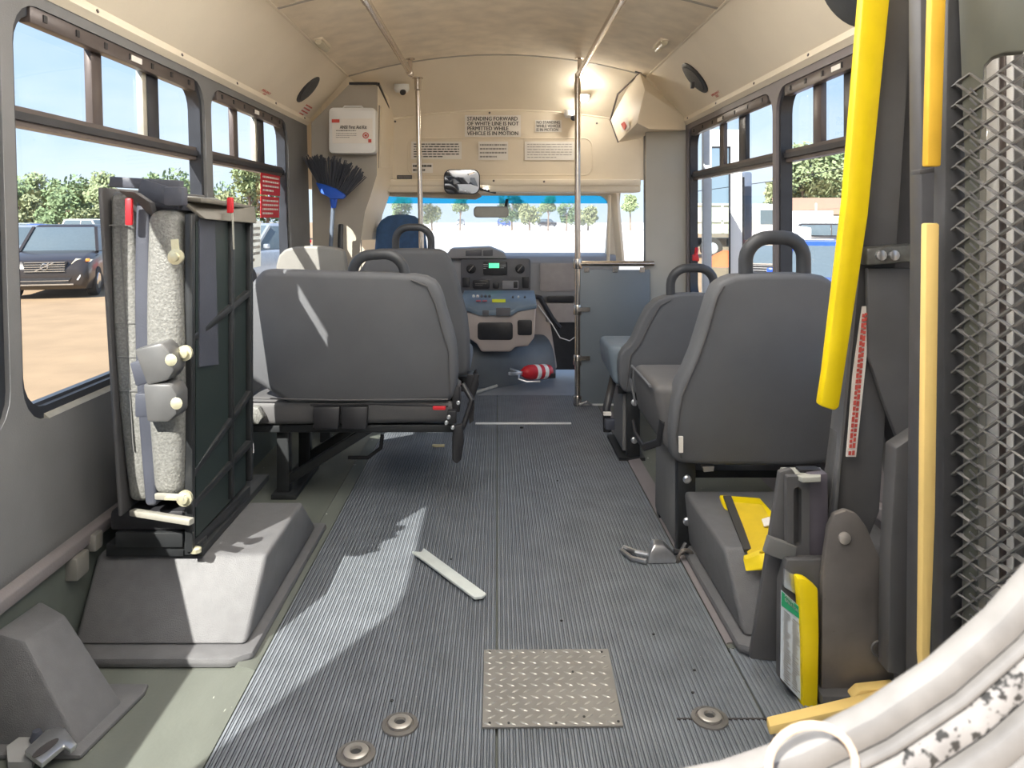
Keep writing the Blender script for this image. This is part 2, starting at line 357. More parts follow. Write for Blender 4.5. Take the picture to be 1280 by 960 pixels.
# coves
FX, FZ = .90, 1.97
def cz(x): return FZ+.13*(1-(x/FX)**2)
cl = setting('ceiling', 'beige textured ceiling with cream side coves')
for s in (-1, 1):
    x1 = lx(1.69) if s < 0 else RXW
    b = B(); b.prism([(x1, YB, 1.69), (x1, YE, 1.69), (s*FX, YE, FZ), (s*FX, YB, FZ)], (s*.03, 0, .03)); b.build('cove_panel', CREAM, cl, smooth=0)
    b = B(); b.prism([(x1-s*.003, YB, 1.672), (x1-s*.022, YB, 1.690), (x1-s*.022, YB, 1.712), (x1+s*.01, YB, 1.70)], (0, YE-YB, 0)); b.build('cove_trim', CREAM, cl)
    b = B(); b.tube([(s*(FX+.0), YB, FZ+.002), (s*FX, YE, FZ+.002)], .008, 6); b.build('cove_bead', CREAM, cl)
    b = B()
    for k in range(7): b.lathe([(.006, 0), (.006, .003), (.003, .004)], (x1-s*.022, 1.0+k*.58, 1.70), (-s, 0, .3), 8)
    b.build('rivet', FRAMEB, cl)
def arch(y0, y1, name, m, dz=0):
    b = B(); xs = [-FX+2*FX*i/16 for i in range(17)]
    lo = [(x, cz(x)+dz) for x in xs]; poly = [(x, y0, z) for x, z in lo]+[(x, y0, z+.03) for x, z in lo[::-1]]
    b.prism(poly, (0, y1-y0, 0)); return b.build(name, m, cl)
arch(YB, 3.12, 'ceiling_panel', CREAM2); arch(3.13, YE, 'ceiling_panel', CREAM2)
arch(3.115, 3.135, 'seam_strip', TAUPE, -.003); arch(YE-.012, YE+.008, 'seam_strip', TAUPE, -.004)
# front cap and bulkhead
wf = setting('wall_front', 'tan front bulkhead and curved cap above the windshield', (0, 4.9, 0))
def bulk(t):                     # top line of the bulkhead
    x = -.74+t*1.62; return (x, 5.05, 1.755+.072*(1-((x-.04)/.80)**2))
b = B(); nn = 16
A = [(-FX+2*FX*i/nn, YE, cz(-FX+2*FX*i/nn)) for i in range(nn+1)]; D = [bulk(i/nn) for i in range(nn+1)]
mid = [((a[0]*.45+d[0]*.55), 4.86, (a[2]*.52+d[2]*.48)+.025) for a, d in zip(A, D)]
g = [b.vs(A), b.vs(mid), b.vs(D)]
for r in range(2):
    for i in range(nn): b.bm.faces.new((g[r][i], g[r][i+1], g[r+1][i+1], g[r+1][i]))
b.build('front_cap', CREAM, wf, smooth=60)
b = B(); b.prism([*D, (.95, 5.05, 1.60), (.95, 5.05, 1.37), (-.74, 5.05, 1.37)], (0, .06, 0)); b.build('bulkhead_panel', TAN, wf, smooth=0)
b = B(); b.tube([bulk(i/nn) for i in range(nn+1)], .007, 6); b.build('bulkhead_bead', CREAM, wf)
# recessed outline
b = B(); o1 = rrect(-.59, .62, 1.40, 1.640, .05); b.tube([(u, 5.052, v) for u, v in o1], .006, 6, closed=True); b.build('panel_groove', TAN, wf)
b = B(); b.bb(-.72, .93, 4.98, 5.11, 1.325, 1.37).bb(-.72, .93, 4.99, 5.2, 1.285, 1.335); b.build('header_ledge', CREAM, wf, bevel=.01)
b = B()
for px, py in ((612, 141), (494, 152), (617, 226), (680, 227), (746, 154)): b.lathe([(.007, 0), (.007, .004), (.003, .006)], at(px, py, 4.975 if py > 200 else 5.045), (0, -1, 0), 10)
b.build('screw', FRAMEB, wf)
# windshield surround of the cab
b = B(); ring(b, rrect(-1.1, .86, .72, 1.40, .0), rrect(-.84, .79, .80, 1.275, (.06, .06, .09, .09)), lambda p: Vector((p[0], 5.62-(p[1]-.8)*.5, p[1])), lambda p: Vector((p[0], 5.70-(p[1]-.8)*.5, p[1]))); b.build('windshield_surround', CREAM, wf)
b = B(); b.prism([(-.72, 5.11, 1.335), (.93, 5.11, 1.335), (.93, 5.36, 1.31), (-.72, 5.36, 1.31)], (0, 0, .03)); b.build('cab_headliner', CREAM, wf)
ws = setting('window_6', 'bright windshield with blue sun band', (0, 5.6, .8))
p = B(); p.face([(-.84, 5.66, .80), (.79, 5.66, .80), (.79, 5.45, 1.22), (-.84, 5.45, 1.22)]); p.build('pane', WSH, ws, smooth=0)
p = B(); p.face([(-.84, 5.45, 1.22), (.79, 5.45, 1.22), (.79, 5.42, 1.28), (-.84, 5.42, 1.28)]); p.build('tint_band', BLUEBAND, ws, smooth=0)
# A pillar and grab tube right of the windshield
b = B(); b.bar(at(768, 240, 5.3), at(776, 330, 5.4), .05, .05); b.bar(at(762, 244, 5.2), at(760, 330, 5.2), .022, .022); b.build('pillar', CREAM, wf, bevel=.008)
b = B(); b.bb(.895, .93, 4.66, 4.72, 0, 1.62); b.build('door_post', FRAME, wf, bevel=.004)
b = B(); b.bb(.935, .955, 4.66, 4.72, 0, 1.62); b.build('door_seal', ALU, wf, bevel=.004)
sh = setting('wall_cab', 'cream inner cab shell around the front cap', (0, 5, 1.5))
b = B(); b.bb(-1.2, 1.2, YE, 5.5, 2.14, 2.17); b.bb(-1.2, 1.2, 5.115, 5.14, 1.37, 2.15); b.bb(-1.2, -1.17, YE, 5.5, 1.30, 2.15); b.bb(1.17, 1.2, YE, 5.5, 1.72, 2.15); b.build('shell_panel', CREAM, sh)
b = B(); b.prism([(-1.16, YE+.001, 1.72), (-.9, YE+.001, 1.98), (-.9, YE+.001, 2.15), (-1.2, YE+.001, 2.15)], (0, .02, 0)); b.prism([(1.16, YE+.001, 1.70), (.9, YE+.001, 1.98), (.9, YE+.001, 2.15), (1.2, YE+.001, 2.15)], (0, .02, 0)); b.build('corner_panel', CREAM, sh)
# left housing (partition with electrical cabinet) and right panel
hp = [(389, 154), (436, 106), (472, 107), (471, 219), (463, 245), (456, 265), (451, 300)]
pts = [at(x, y, YE) for x, y in hp]; pts += [Vector((pts[-1].x, YE, 0)), Vector((-1.10, YE, 0))]
wp = setting('wall_partition', 'taupe partition behind the driver', (-.9, YE, 0))
b = B(); b.prism(pts, (0, .035, 0)); b.build('partition_face', TAUPE, wp, smooth=0)
q = pts[2:7]; far = [Vector((p.x+.04, 5.06, p.z*.97+.02)) for p in q]
b = B(); r0 = b.vs(q); r1 = b.vs(far)
for i in range(len(q)-1): b.bm.faces.new((r0[i], r0[i+1], r1[i+1], r1[i]))
b.build('cabinet_side', CREAM, wp, smooth=20)
b = B(); a0, a1 = at(476, 132, 4.70), at(478, 210, 4.70); b.prism([Vector((-.716, 4.70, 1.80)), Vector((-.694, 5.0, 1.765)), Vector((-.70, 5.0, 1.44)), Vector((-.722, 4.70, 1.43))], (.008, 0, 0)); b.build('cabinet_door', CREAM, wp, bevel=.003)
b = B(); b.tube([(-.722, 4.66, 1.80), (-.728, 4.66, 1.42)], .008, 6); b.build('door_hinge', FRAMEB, wp)
b = B(); b.bar((-.89, YE-.004, 1.925), (-.72, YE-.004, 1.925), .014, .02); b.bar((-.72, YE, 1.925), (-.70, 5.0, 1.80), .014, .02); b.build('black_seal', BLACKP, wp)
card('notice', (-.712, 4.93, 1.46), YF, ZU, .03, .02, GREYINK, wp)
# right front panel + air duct
b = B(); b.bb(.893, 1.13, YE, YE+.03, 0, 1.66); fp = struct(b.build('wall_panel', PANELG, org=(1.0, YE, 0)), 'pale grey panel between the entrance and right windows')
dt = thing('air_duct', 'cream angular duct cover high in the right front corner', 'duct cover', at(815, 165, 4.5))
P_ = {k: at(x, y, Y) for k, (x, y, Y) in dict(t=(800, 91, 4.60), tl=(794, 92, 4.66), l=(763, 150, 4.92), lb=(773, 178, 4.90), m=(796, 154, 4.36), b2=(812, 162, 4.36), r=(857, 147, 4.58), rb=(857, 163, 4.58), k=(806, 112, 4.40)).items()}
b = B()
for f in (('tl', 'k', 'm', 'lb', 'l'), ('k', 'r', 'rb', 'b2', 'm')): b.face([P_[i] for i in f])
b.face([P_['tl'], P_['t'], P_['k']]); b.face([P_['t'], P_['r'], P_['k']]); b.face([P_['lb'], P_['m'], P_['b2'], P_['rb'], at(857, 160, 4.62), at(773, 178, 4.95)])
b.build('cover', CREAM, dt, bevel=.006)
b = B(); b.tube([P_['t'], (P_['tl']+P_['l'])/2+Vector((-.03, 0, .02)), P_['l'], P_['lb']], .006, 6); b.build('edge_seal', FRAMEB, dt)
b = B(); b.bar(at(794, 89, 4.58), at(806, 90, 4.58), .016, .02); b.build('clip', BLACKP, dt)
c0 = at(779, 158, 4.665)+Vector((0, -.02, 0)); n_ = Vector((-.75, -.66, .0)).normalized(); rt = Vector((.66, -.75, 0)).normalized()
b = B(); b.prism([at(774, 150, 4.74), at(784, 146, 4.60), at(787, 160, 4.55), at(777, 166, 4.69)], (0, -.004, 0)); b.build('sticker', PAPER, dt, smooth=0)
b = B(); b.prism([at(776, 155, 4.69), at(780, 152, 4.64), at(783, 157, 4.60), at(780, 163, 4.63)], (0, -.008, 0)); b.build('sticker_print', REDINK, dt, smooth=0)
# rear wall with the window the picture is taken through
OP = rrect(-.25, .266, .893, 1.218, (.06, .238, .01, .01), 12)  # unseen upper and left edges drawn in to keep sun off the floor
def grow(pts, d):
    r = (.06+d, .238+d, .01+d, .01+d); return rrect(-.25-d, .266+d, .893-d, 1.218+d, r, 12)
b = B(); ring(b, rrect(-1.16, 1.16, -.35, 2.2, 0, 12), grow(0, .052), lambda p: Vector((p[0], .303, p[1])), lambda p: Vector((p[0], .330, p[1])))
wb = struct(b.build('wall_rear', WPAINT, org=(0, .29, 0)), 'white rear body panel around the rear window')
rw = setting('window_7', 'rear window opening with pale weathered gasket', (0, .29, .9))
for d0, d1, y0, mm, nm in ((0, .011, .300, GASK, 'inner_lip'), (.011, .0125, .304, mat('dull grey groove', (.10, .095, .09), .5), 'shallow_groove'), (.0125, .017, .299, GASK, 'middle_lip'), (.017, .019, .307, GASKD, 'groove'), (.019, .031, .300, GASKS, 'sealant_bead'), (.031, .034, .306, GASKD, 'groove'), (.034, .045, .298, GASK, 'outer_lip'), (.045, .056, .298, GASK, 'edge_bead')):  # shallow groove ring is a darker grey than the lips
    b = B(); ring(b, grow(0, d1), grow(0, d0), lambda p, y0=y0: Vector((p[0], y0, p[1])), lambda p: Vector((p[0], .312, p[1]))); o = b.build(nm, mm, rw, bevel=.0028 if nm != 'groove' else 0)
# floor
b = B(); b.bb(-1.12, 1.14, YB, 5.9, -.05, -.012); fl = struct(b.build('floor', VINYL, org=(0, 2.4, 0)), 'grey vinyl and ribbed rubber bus floor')
for x0, x1, y0 in ((-1.12, -.60, YB), (.60, .785, 2.0), (.785, 1.14, YB)):
    B().bb(x0, x1, y0, YE, -.012, 0).build('side_vinyl', VINYL, fl)
def ribbed(x0, x1, y0, y1, name='ribbed_mat'):
    b = B(); p = .0127; n = int(round((x1-x0)/p)); p = (x1-x0)/n; prof = []
    for i in range(n):
        x = x0+i*p
        prof += [(x, -.004), (x+.10*p, 0), (x+.50*p, 0), (x+.60*p, -.003), (x+.70*p, -.0012), (x+.85*p, -.0012), (x+.92*p, -.004)]
    prof.append((x1, -.004))
    A = b.vs([(x, y0, z) for x, z in prof]); D = b.vs([(x, y1, z) for x, z in prof])
    for i in range(len(prof)-1): b.bm.faces.new((A[i], A[i+1], D[i+1], D[i])).material_index = 1 if i % 7 in (2, 6) else 0
    o = b.build(name, RUBBER, fl, smooth=0); o.data.materials.append(GROOVE); return o
ribbed(-.598, -.0045, YB, 4.86); ribbed(.0005, .598, YB, 4.86)
ribbed(.602, .78, YB, 2.0)
b = B(); b.bb(-.12, .40, 4.17, 4.20, -.003, .0015); lab(b.build('white_line', WHITE, fl), 'thin worn white standee line across the floor')
b = B(); b.prism([(-.60, 4.86, -.004), (.60, 4.86, -.004), (.60, 5.75, .006), (-.60, 5.75, .006)], (0, 0, -.03)); b.build('cab_mat', mat('smooth blue grey mat', (.21, .225, .25), .4, var=.08, vs=10, bump=.3, bs=90), fl, smooth=0)
# mat edge flanges
b = B(); b.prism([(.60, 2.02, 0), (.66, 2.02, 0), (.655, 2.02, .012), (.605, 2.02, .004)], (0, 2.5, 0)); b.build('edge_strip', WALLG2, fl)
b = B(); b.prism([(-.60, 1.9, 0), (-.655, 1.9, 0), (-.645, 1.9, .014), (-.605, 1.9, .004)], (0, 2.6, 0)); b.build('edge_strip', VINYL, fl)
b = B(); b.bb(.40, .602, 1.716, 1.720, -.003, .0012); b.build('mat_seam', GASKD, fl)
# baseboard with rail
bbp = B(); bbp.prism([(lx(.30), YB, .255), (lx(.30)+.035, YB, .262), (lx(.3)+.035, YB, .292), (lx(.3)+.01, YB, .302)], (0, 2.0, 0)); bl = struct(bbp.build('baseboard_left', WALLG2, bevel=.004), 'grey seat rail along the foot of the left wall')
b = B(); b.prism([(lx(.2)+.004, YB, 0), (lx(.2)+.004, YB, .256), (lx(.2)+.012, YB, .256), (lx(.2)+.012, YB, 0)], (0, YE-YB-.05, 0)); b.build('kick_panel', mat('dark green grey panel', (.10, .115, .10), .6), bl)
b = B(); b.bb(lx(.3)+.0, lx(.3)+.045, 1.94, 2.00, .20, .26); b.bb(lx(.3), lx(.3)+.05, 2.02, 2.06, .24, .285); b.build('rail_bracket', mat('dull bracket', (.24, .23, .21), .5, metal=.3), bl, bevel=.006)
bbp = B(); bbp.prism([(RXW, 1.9, .24), (RXW-.035, 1.9, .25), (RXW-.035, 1.9, .285), (RXW-.01, 1.9, .29)], (0, 2.7, 0)); struct(bbp.build('baseboard_right', WALLG2, bevel=.004))
# ------------------------------------------------------------------ lift door in the right wall (seen through the mesh)
dr = setting('door_1', 'white framed double lift door behind the mesh', (1.13, 1.2, 0))
for y0, y1, mm in ((.62, .70, WPAINT), (.95, 1.02, WPAINT), (1.06, 1.12, FRAMEB), (1.14, 1.22, WPAINT), (1.50, 1.66, WPAINT), (1.662, 1.692, LIFTG), (1.694, 1.718, WPAINT), (1.72, 1.742, FRAMEB), (1.744, 1.788, WPAINT), (1.79, 1.84, PANELG)):
    B().bb(1.135, 1.17, y0, y1, 0, 1.62).build('door_stile', mm, dr, bevel=.004)
for z0, z1 in ((0, .10), (.52, .60), (1.54, 1.60)): B().bb(1.138, 1.168, .62, 1.84, z0, z1).build('door_rail', WPAINT, dr)
B().bb(1.145, 1.16, .62, 1.84, .10, .52).build('door_panel', PANELG, dr)
p = B(); p.face([(1.15, .62, .6), (1.15, 1.84, .6), (1.15, 1.84, 1.54), (1.15, .62, 1.54)]); p.build('pane', GLASS, dr, smooth=0)
b = B(); b.box((1.10, 1.24, .86), (.05, .10, .07)); b.bar((1.09, 1.20, .84), (1.09, 1.32, .78), .02, .03); b.build('door_latch', LIFTG, dr, bevel=.006)

# ================================================================== wheel wells
def well(name, s, y0, y1, label, zt=.21):
    xw = lx(.1)+.015 if s < 0 else RXW-.002
    t = thing(name, label, 'wheel cover', (s*.85, (y0+y1)/2, 0))
    b = B()
    lo = [(xw, y0-.02, .028), (s*.640, y0-.02, .028), (s*.640, y1+.10, .028), (xw, y1+.10, .028)]
    hi = [(xw, y0+.10, zt), (s*.622, y0+.10, zt), (s*.622, y1-.16, zt), (xw, y1-.16, zt)]
    b.loft([lo, hi]); b.build('cover', CAPR, t, bevel=.014, seg=3)
    b = B(); b.prism([(xw, y0-.075, 0), (s*.66, y0-.075, 0), (s*.615, y0-.045, 0), (s*.612, y1+.14, 0), (xw, y1+.14, 0)], (0, 0, .028)); b.build('flange', CAPR, t, bevel=.012)
    return t
wlw = well('wheel_well_cover', -1, 1.98, 2.62, 'grey boxy wheel cover under the folded seat on the left')
well('wheel_well_cover', 1, 2.02, 2.72, 'grey wheel cover under the yellow pouch on the right')
# small wedge cover at the left edge
t = thing('wedge_cover', 'small sloping grey cover at the lower left wall', 'cover', (-1.0, 1.66, 0))
b = B(); x0 = lx(.2)+.014
A = [(x0, 1.615, .0), (-.875, 1.615, .0), (-.905, 1.625, .045), (-1.02, 1.66, .205), (x0, 1.66, .225)]
D = [(x0, 1.80, .0), (-.85, 1.76, .0), (-.885, 1.765, .045), (-1.01, 1.80, .19), (x0, 1.83, .21)]
b.loft([A, D]); b.build('cover', CAPR, t, bevel=.008)
B().prism([(x0, 1.585, 0), (-.86, 1.585, 0), (-.825, 1.80, 0), (-.83, 1.83, 0), (x0, 1.83, 0)], (0, 0, .012)).build('flange', CAPR, t, bevel=.005)
# ================================================================== folded seat on the left
fs = thing('folded_seat', 'seat folded up against the left windows with pebbled grey cushions', 'seat', (-.9, 2.2, .21))
def cushion(name, x0, x1, y0, y1, z0, z1, m, parent, bev, lean=0, seg=4):
    b = B(); k = 8; R = []
    for i in range(k+1):
        z = z0+(z1-z0)*i/k; dx = lean*(z-z0); bulge = (.010 if x1-x0 > .02 else 0)*math.sin(PI*i/k)
        R.append([(x0+dx-bulge, y0-bulge, z), (x1+dx+bulge, y0-bulge, z), (x1+dx+bulge, y1, z), (x0+dx-bulge, y1, z)])
    b.loft(R); return b.build(name, m, parent, bevel=bev, seg=seg, smooth=60)
cushion('backrest', -.986, -.928, 2.05, 2.74, .36, 1.19, LEATH, fs, .02, -.062)
cushion('backrest_shell', -1.003, -.992, 2.03, 2.76, .33, 1.20, SEATG, fs, .005, -.062)
b = B()
for z in (.66, .75, .84, 1.10): b.bar((-.984-.062*(z-.36), 2.040, z), (-.93-.062*(z-.36), 2.040, z), .003, .004)
b.tube([(-.957-.062*(z-.36), 2.040, z) for z in (.5, .8, 1.1)], .002, 6)
b.build('backrest_seam', mat('grey seam thread', (.15, .15, .145), .6), fs)
cushion('seat_side', -.928, -.895, 2.02, 2.46, .36, 1.17, NAVY, fs, .012, -.03)
cushion('seat_cushion', -.900, -.822, 2.00, 2.46, .39, 1.14, LEATH, fs, .03, -.02)
b = B(); b.prism([(-.985, 2.10, 1.17), (-.985, 2.02, 1.19), (-.93, 2.0, 1.185), (-.90, 2.02, 1.16), (-.91, 2.10, 1.08), (-.97, 2.12, 1.07)], (0, -.03, 0)); b.build('cover_flap', SEATG, fs, bevel=.012)
# steel frame, tubes in the plane X=-.80
tb = [((-.812, 2.03, .24), (-.812, 2.03, 1.13)), ((-.795, 2.46, .28), (-.795, 2.46, 1.13)), ((-.812, 2.03, 1.12), (-.795, 2.46, 1.12)), ((-.80, 2.30, .28), (-.80, 2.30, 1.12)), ((-.812, 2.03, .80), (-.795, 2.44, .88)), ((-.812, 2.03, .44), (-.795, 2.46, .56)), ((-.812, 2.03, .36), (-.795, 2.46, .40))]
for a, c in tb: B().bar(a, c, .022, .022, up=(1, 0, 0)).build('frame_tube', BLACKM, fs, bevel=.005)
B().prism([(-.802, 2.045, .27), (-.802, 2.45, .27), (-.802, 2.45, 1.12), (-.802, 2.045, 1.12)], (-.004, 0, 0)).build('back_plate', mat('dark green black panel', (.018, .028, .026), .45), fs)
B().prism([(-.798, 2.06, .72), (-.798, 2.20, .70), (-.798, 2.17, 1.12), (-.798, 2.06, 1.12)], (-.004, 0, 0)).build('side_plate', NAVY, fs)
b = B(); b.prism([(-.83, 2.05, 1.16), (-.82, 2.40, 1.17), (-.775, 2.44, 1.15), (-.775, 2.48, 1.10), (-.775, 2.05, 1.115)], (-.02, 0, .004)); b.prism([(-.90, 2.06, 1.168), (-.79, 2.05, 1.160), (-.775, 2.46, 1.145), (-.89, 2.46, 1.16)], (0, 0, .012)); b.build('vinyl_flap', mat('worn brown grey vinyl', (.13, .12, .10), .6), fs, bevel=.004)
b = B(); b.bar((-1.03, 2.05, 1.215), (-.845, 2.06, 1.205), .028, .03); b.bar((-.95, 2.05, 1.20), (-.84, 2.05, 1.165), .05, .03); b.build('top_bracket', NAVY, fs, bevel=.004)
b = B(); b.bb(-.866, -.816, 1.99, 2.03, 1.15, 1.20); b.build('hinge_block', NAVY, fs, bevel=.006)
for x, z, sz in ((-.951, 1.135, .07), (-.758+.0, 1.155, .045)):
    B().box((x, 1.985 if x < -.9 else 2.18, z), (.018, .012, sz)).build('release_tag', RED, fs, bevel=.004)
B().bar((-.752, 2.18, 1.135), (-.748, 2.18, 1.03), .004, .004).build('release_cable', ALU, fs)
for px, py in ((221, 321), (232, 441), (232, 622)):
    p = at(px, py, 1.965); b = B(); b.lathe([(.020, 0), (.020, .010), (.012, .011), (.011, .018), (.006, .019)], p, (0, -1, 0), 14); b.bar(p+Vector((0, -.004, .0)), p+Vector((-.004, -.004, .045)) if py < 400 else p+Vector((-.05, .0, 0)), .018, .006, up=(1, 0, 0)); b.build('anchor_bolt', BRASS, fs)
def hous(px, py, rot, w=.085, h=.095):
    c = at(px, py, 1.93); R = Matrix.Rotation(rot, 3, 'Y'); o = Vector((0, 0, 0)); prof = [(-w/2, h/2), (w*.32, h/2), (w/2, h*.22), (w/2, -h*.30), (w*.25, -h/2), (-w/2+.01, -h/2)]
    b = B(); b.prism([c+R @ Vector((x, -.035, z)) for x, z in prof], R @ Vector((0, .075, 0))); k = b.build('belt_retractor', mat('grey black retractor shell', (.10, .10, .10), .35, var=.1), fs, bevel=.008)
    b = B(); b.box(c+R @ Vector((-.055, .03, -.015)), (.05, .05, .06), R); b.build('belt_buckle', NAVY, fs, bevel=.004)
    b = B(); b.lathe([(.014, 0), (.015, .003), (.007, .006)], c+R @ Vector((w*.50, -.034, 0)), (0, -1, 0), 14); b.build('retractor_hub', BRASS, k)
hous(201, 452, -.25); hous(207, 500, 0)
b = B(); b.prism([at(253, 522, 2.12), at(268, 512, 2.22), at(271, 540, 2.22), at(255, 566, 2.12)], (-.01, 0, 0)); lab(b.build('cloth_tag', TEALT, fs), 'teal cloth tag')
B().box(at(251, 482, 2.1), (.01, .01, .035)).build('red_tab', RED, fs)
b = B(); b.bar(at(195, 620, 1.99), at(232, 622, 1.95), .016, .012, up=(0, 0, 1)); b.bar(at(165, 640, 2.03), at(240, 652, 1.96), .016, .02); b.build('lower_bracket', ALU, fs, bevel=.003)
b = B(); b.bb(-1.04, -.82, 2.06, 2.44, .28, .335); b.build('pivot_housing', BLACKP, fs, bevel=.01)
b = B(); b.bb(-.845, -.79, 2.06, 2.66, .211, .232); b.bb(-1.05, -.80, 2.06, 2.12, .211, .245); b.bb(-1.02, -.84, 2.05, 2.10, .24, .28); b.bar((-.818, 2.03, .245), (-.80, 2.46, .245), .035, .02); b.build('mounting_track', BLACKM, fs, bevel=.003)
for px, py in ((245, 690), (288, 610)):
    p = onz(px, py, .235); B().lathe([(.014, 0), (.014, .010), (.007, .014)], p, (0, 0, 1), 10).build('track_bolt', BRASS if px < 260 else SILVER, fs)
# white rag
b = B(); c = at(303, 560, 2.56); R = []
for i in range(6):
    z = c.z+.07-.028*i; wv = [.01, .025, .03, .038, .03, .012][i]
    R.append([(c.x+wv*math.cos(a)+.008*math.sin(3*a+i), c.y+.02*math.sin(a), z) for a in [2*PI*j/10 for j in range(10)]])
b.loft(R); o = b.build('rag', RAG); tag(o, 'crumpled white rag hanging behind the folded seat frame', 'rag')

# ================================================================== seats
def shear_at(px, py, Yb, k=.10, z0=.5):
    s = (py-272)/F; y = (Yb-k*(CZ-z0))/(1-k*s); return Vector(((px-622)/F*y, y, CZ-s*y))
def handle(parent, p0, p1, top, r, m=GREYH):
    """U shaped grab handle from foot p0 to foot p1, rising to height top"""
    p0 = Vector(p0); p1 = Vector(p1); d = (p1-p0); L = d.length; d.normalize(); h = top-max(p0.z, p1.z); rr = min(L*.38, h*.8); pts = [p0+Vector((0, 0, -.02))]
    for k in range(7):
        a = PI-.5*PI*k/6; pts.append(p0+d*(rr+rr*math.cos(a))+Vector((0, -.012*math.sin(a), h-rr+rr*math.sin(a)+(p0.z*0))))
    for k in range(7):
        a = .5*PI-.5*PI*k/6; pts.append(p1+d*(-rr+rr*math.cos(a))+Vector((0, -.012*math.sin(a), top-p1.z-rr+rr*math.sin(a))))
    pts.append(p1+Vector((0, 0, -.02)))
    b = B(); b.tube(pts, r, 12, up=(0, 1, 0)); return b.build('grab_handle', m, parent, smooth=70)
def back(parent, outl, Yb, th=.09, k=.10, name='backrest', m=SEATG2, bev=.028, inset=True):
    pts = [shear_at(x, y, Yb, k) for x, y in outl]
    b = B(); b.prism(pts, (0, th, 0)); o = b.build(name, m, parent, bevel=bev, seg=4, smooth=50)
    return o, pts
def smoothpoly(pts, it=1):
    for _ in range(it):
        out = []
        for i in range(len(pts)):
            a = pts[i]; b_ = pts[(i+1) % len(pts)]
            out += [(a[0]*.75+b_[0]*.25, a[1]*.75+b_[1]*.25), (a[0]*.25+b_[0]*.75, a[1]*.25+b_[1]*.75)]
        pts = out
    return pts
def seam(parent, outl, Yb, k=.10, m=SEATG, name='welt_seam', r=.0035, closed=False, off=-.003):
    b = B(); b.tube([shear_at(x, y, Yb, k)+Vector((0, off, 0)) for x, y in outl], r, 6, closed=closed); return b.build(name, m, parent)
# bench 1
s1 = thing('bench_seat', 'wide dark grey bus bench behind the folded seat, nearest on the left', 'seat', (-.55, 3.1, 0))
Y1 = 3.0
o1 = smoothpoly([(293, 336), (430, 340), (512, 342), (540, 347), (551, 362), (559, 392), (569, 422), (573, 460), (570, 490), (563, 507), (293, 505)], 1)
back(s1, o1, Y1, .10)
seam(s1, [(300, 497), (420, 500), (560, 499)], Y1); 
seam(s1, [(514, 350), (534, 358), (544, 380), (552, 410), (561, 440), (563, 492)], Y1)
handle(s1, shear_at(438, 350, Y1)+Vector((0, .05, 0)), shear_at(504, 351, Y1)+Vector((0, .05, 0)), CZ-(318-272)/F*Y1, .021)
b = B(); b.prism([(-1.02, 3.02, .30), (-.20, 3.02, .31), (-.165, 3.02, .345), (-.165, 3.02, .40), (-1.02, 3.02, .40)], (0, .46, 0)); b.build('seat_cushion', SEATG, s1, bevel=.025, seg=3, smooth=50)
b = B(); b.prism([(-1.015, 2.985, .315), (-.93, 2.985, .315), (-.91, 2.985, .345), (-.93, 2.985, .385), (-1.015, 2.985, .385)], (0, .04, 0)); lab(b.build('sunlight_patch', LEATH, s1, bevel=.01), 'pale block coloured as sunlight on the cushion end')  # pale vinyl block stands in for sunlight falling on this corner
b = B(); b.bar((-1.05, 3.06, .285), (-.17, 3.06, .285), .03, .04); b.bar((-1.05, 3.42, .285), (-.17, 3.42, .285), .03, .04); b.bar((-.19, 3.06, .285), (-.19, 3.42, .285), .03, .03); b.build('seat_frame', BLACKM, s1, bevel=.004)
for y in (3.10, 3.38):
    B().bar((-.86 if y < 3.2 else -.845, y, 0.014), (-.86 if y < 3.2 else -.845, y, .28), .045, .05).build('leg', BLACKM, s1, bevel=.004)
    B().bar((-.85, y, .06), (-.50, y, .28), .035, .03).build('brace', BLACKM, s1, bevel=.004)
b = B(); b.bb(-.90, -.80, 3.05, 3.45, 0.0, .02); b.build('foot_plate', BLACKM, s1, bevel=.003)
for px in (408, 443):
    a, c = at(px-17, 508, 2.97), at(px+17, 536, 2.97)
    b = B(); b.prism([(a.x, 2.965, a.z), (c.x, 2.965, a.z), (c.x-.004, 2.955, c.z), (a.x+.004, 2.955, c.z)], (0, .035, 0)); b.build('belt_loop', BLACKP, s1, bevel=.008)
b = B(); b.tube([at(388, 506, 2.97), at(470, 505, 2.97), at(560, 508, 2.97)], .004, 6); b.build('release_cable', BLACKP, s1)
B().box(at(549, 510, 2.96), (.05, .012, .014)).build('release_tag', RED, s1, bevel=.003)
b = B(); b.box(at(571, 495, 3.08), (.03, .12, .10)); b.tube([at(578, 480, 3.05), at(590, 500, 3.02), at(580, 530, 3.02), at(572, 545, 3.0)], .012, 8); b.box(at(565, 520, 3.0), (.035, .04, .05)); b.build('hinge_bracket', BLACKP, s1, bevel=.005)
for px, py in ((561, 521), (558, 528), (573, 503), (566, 534)): B().lathe([(.008, 0), (.008, .008), (.004, .010)], at(px, py, 2.95), (0, -1, 0), 10).build('bolt', SILVER, s1)
b = B(); b.prism([at(567, 533, 2.95), at(578, 530, 2.95), at(580, 552, 2.95), at(577, 575, 2.95), at(571, 581, 2.95), at(565, 576, 2.95), at(565, 550, 2.95)], (0, .03, 0)); b.build('belt_buckle', BLACKP, s1, bevel=.008)
b = B(); b.tube([at(596, 468, 3.1), at(590, 490, 3.1), at(589, 520, 3.1)], .011, 6, flat=.3); b.prism([at(584, 505, 3.05), at(592, 503, 3.05), at(592, 526, 3.05), at(587, 530, 3.05)], (0, .02, 0)); b.build('seat_belt', BLACKP, s1)
b = B(); b.tube([at(478, 543, 3.2), at(476, 560, 3.2), at(460, 572, 3.2), at(435, 572, 3.2)], .008, 6, flat=.4); b.build('hanging_strap', BLACKP, s1)
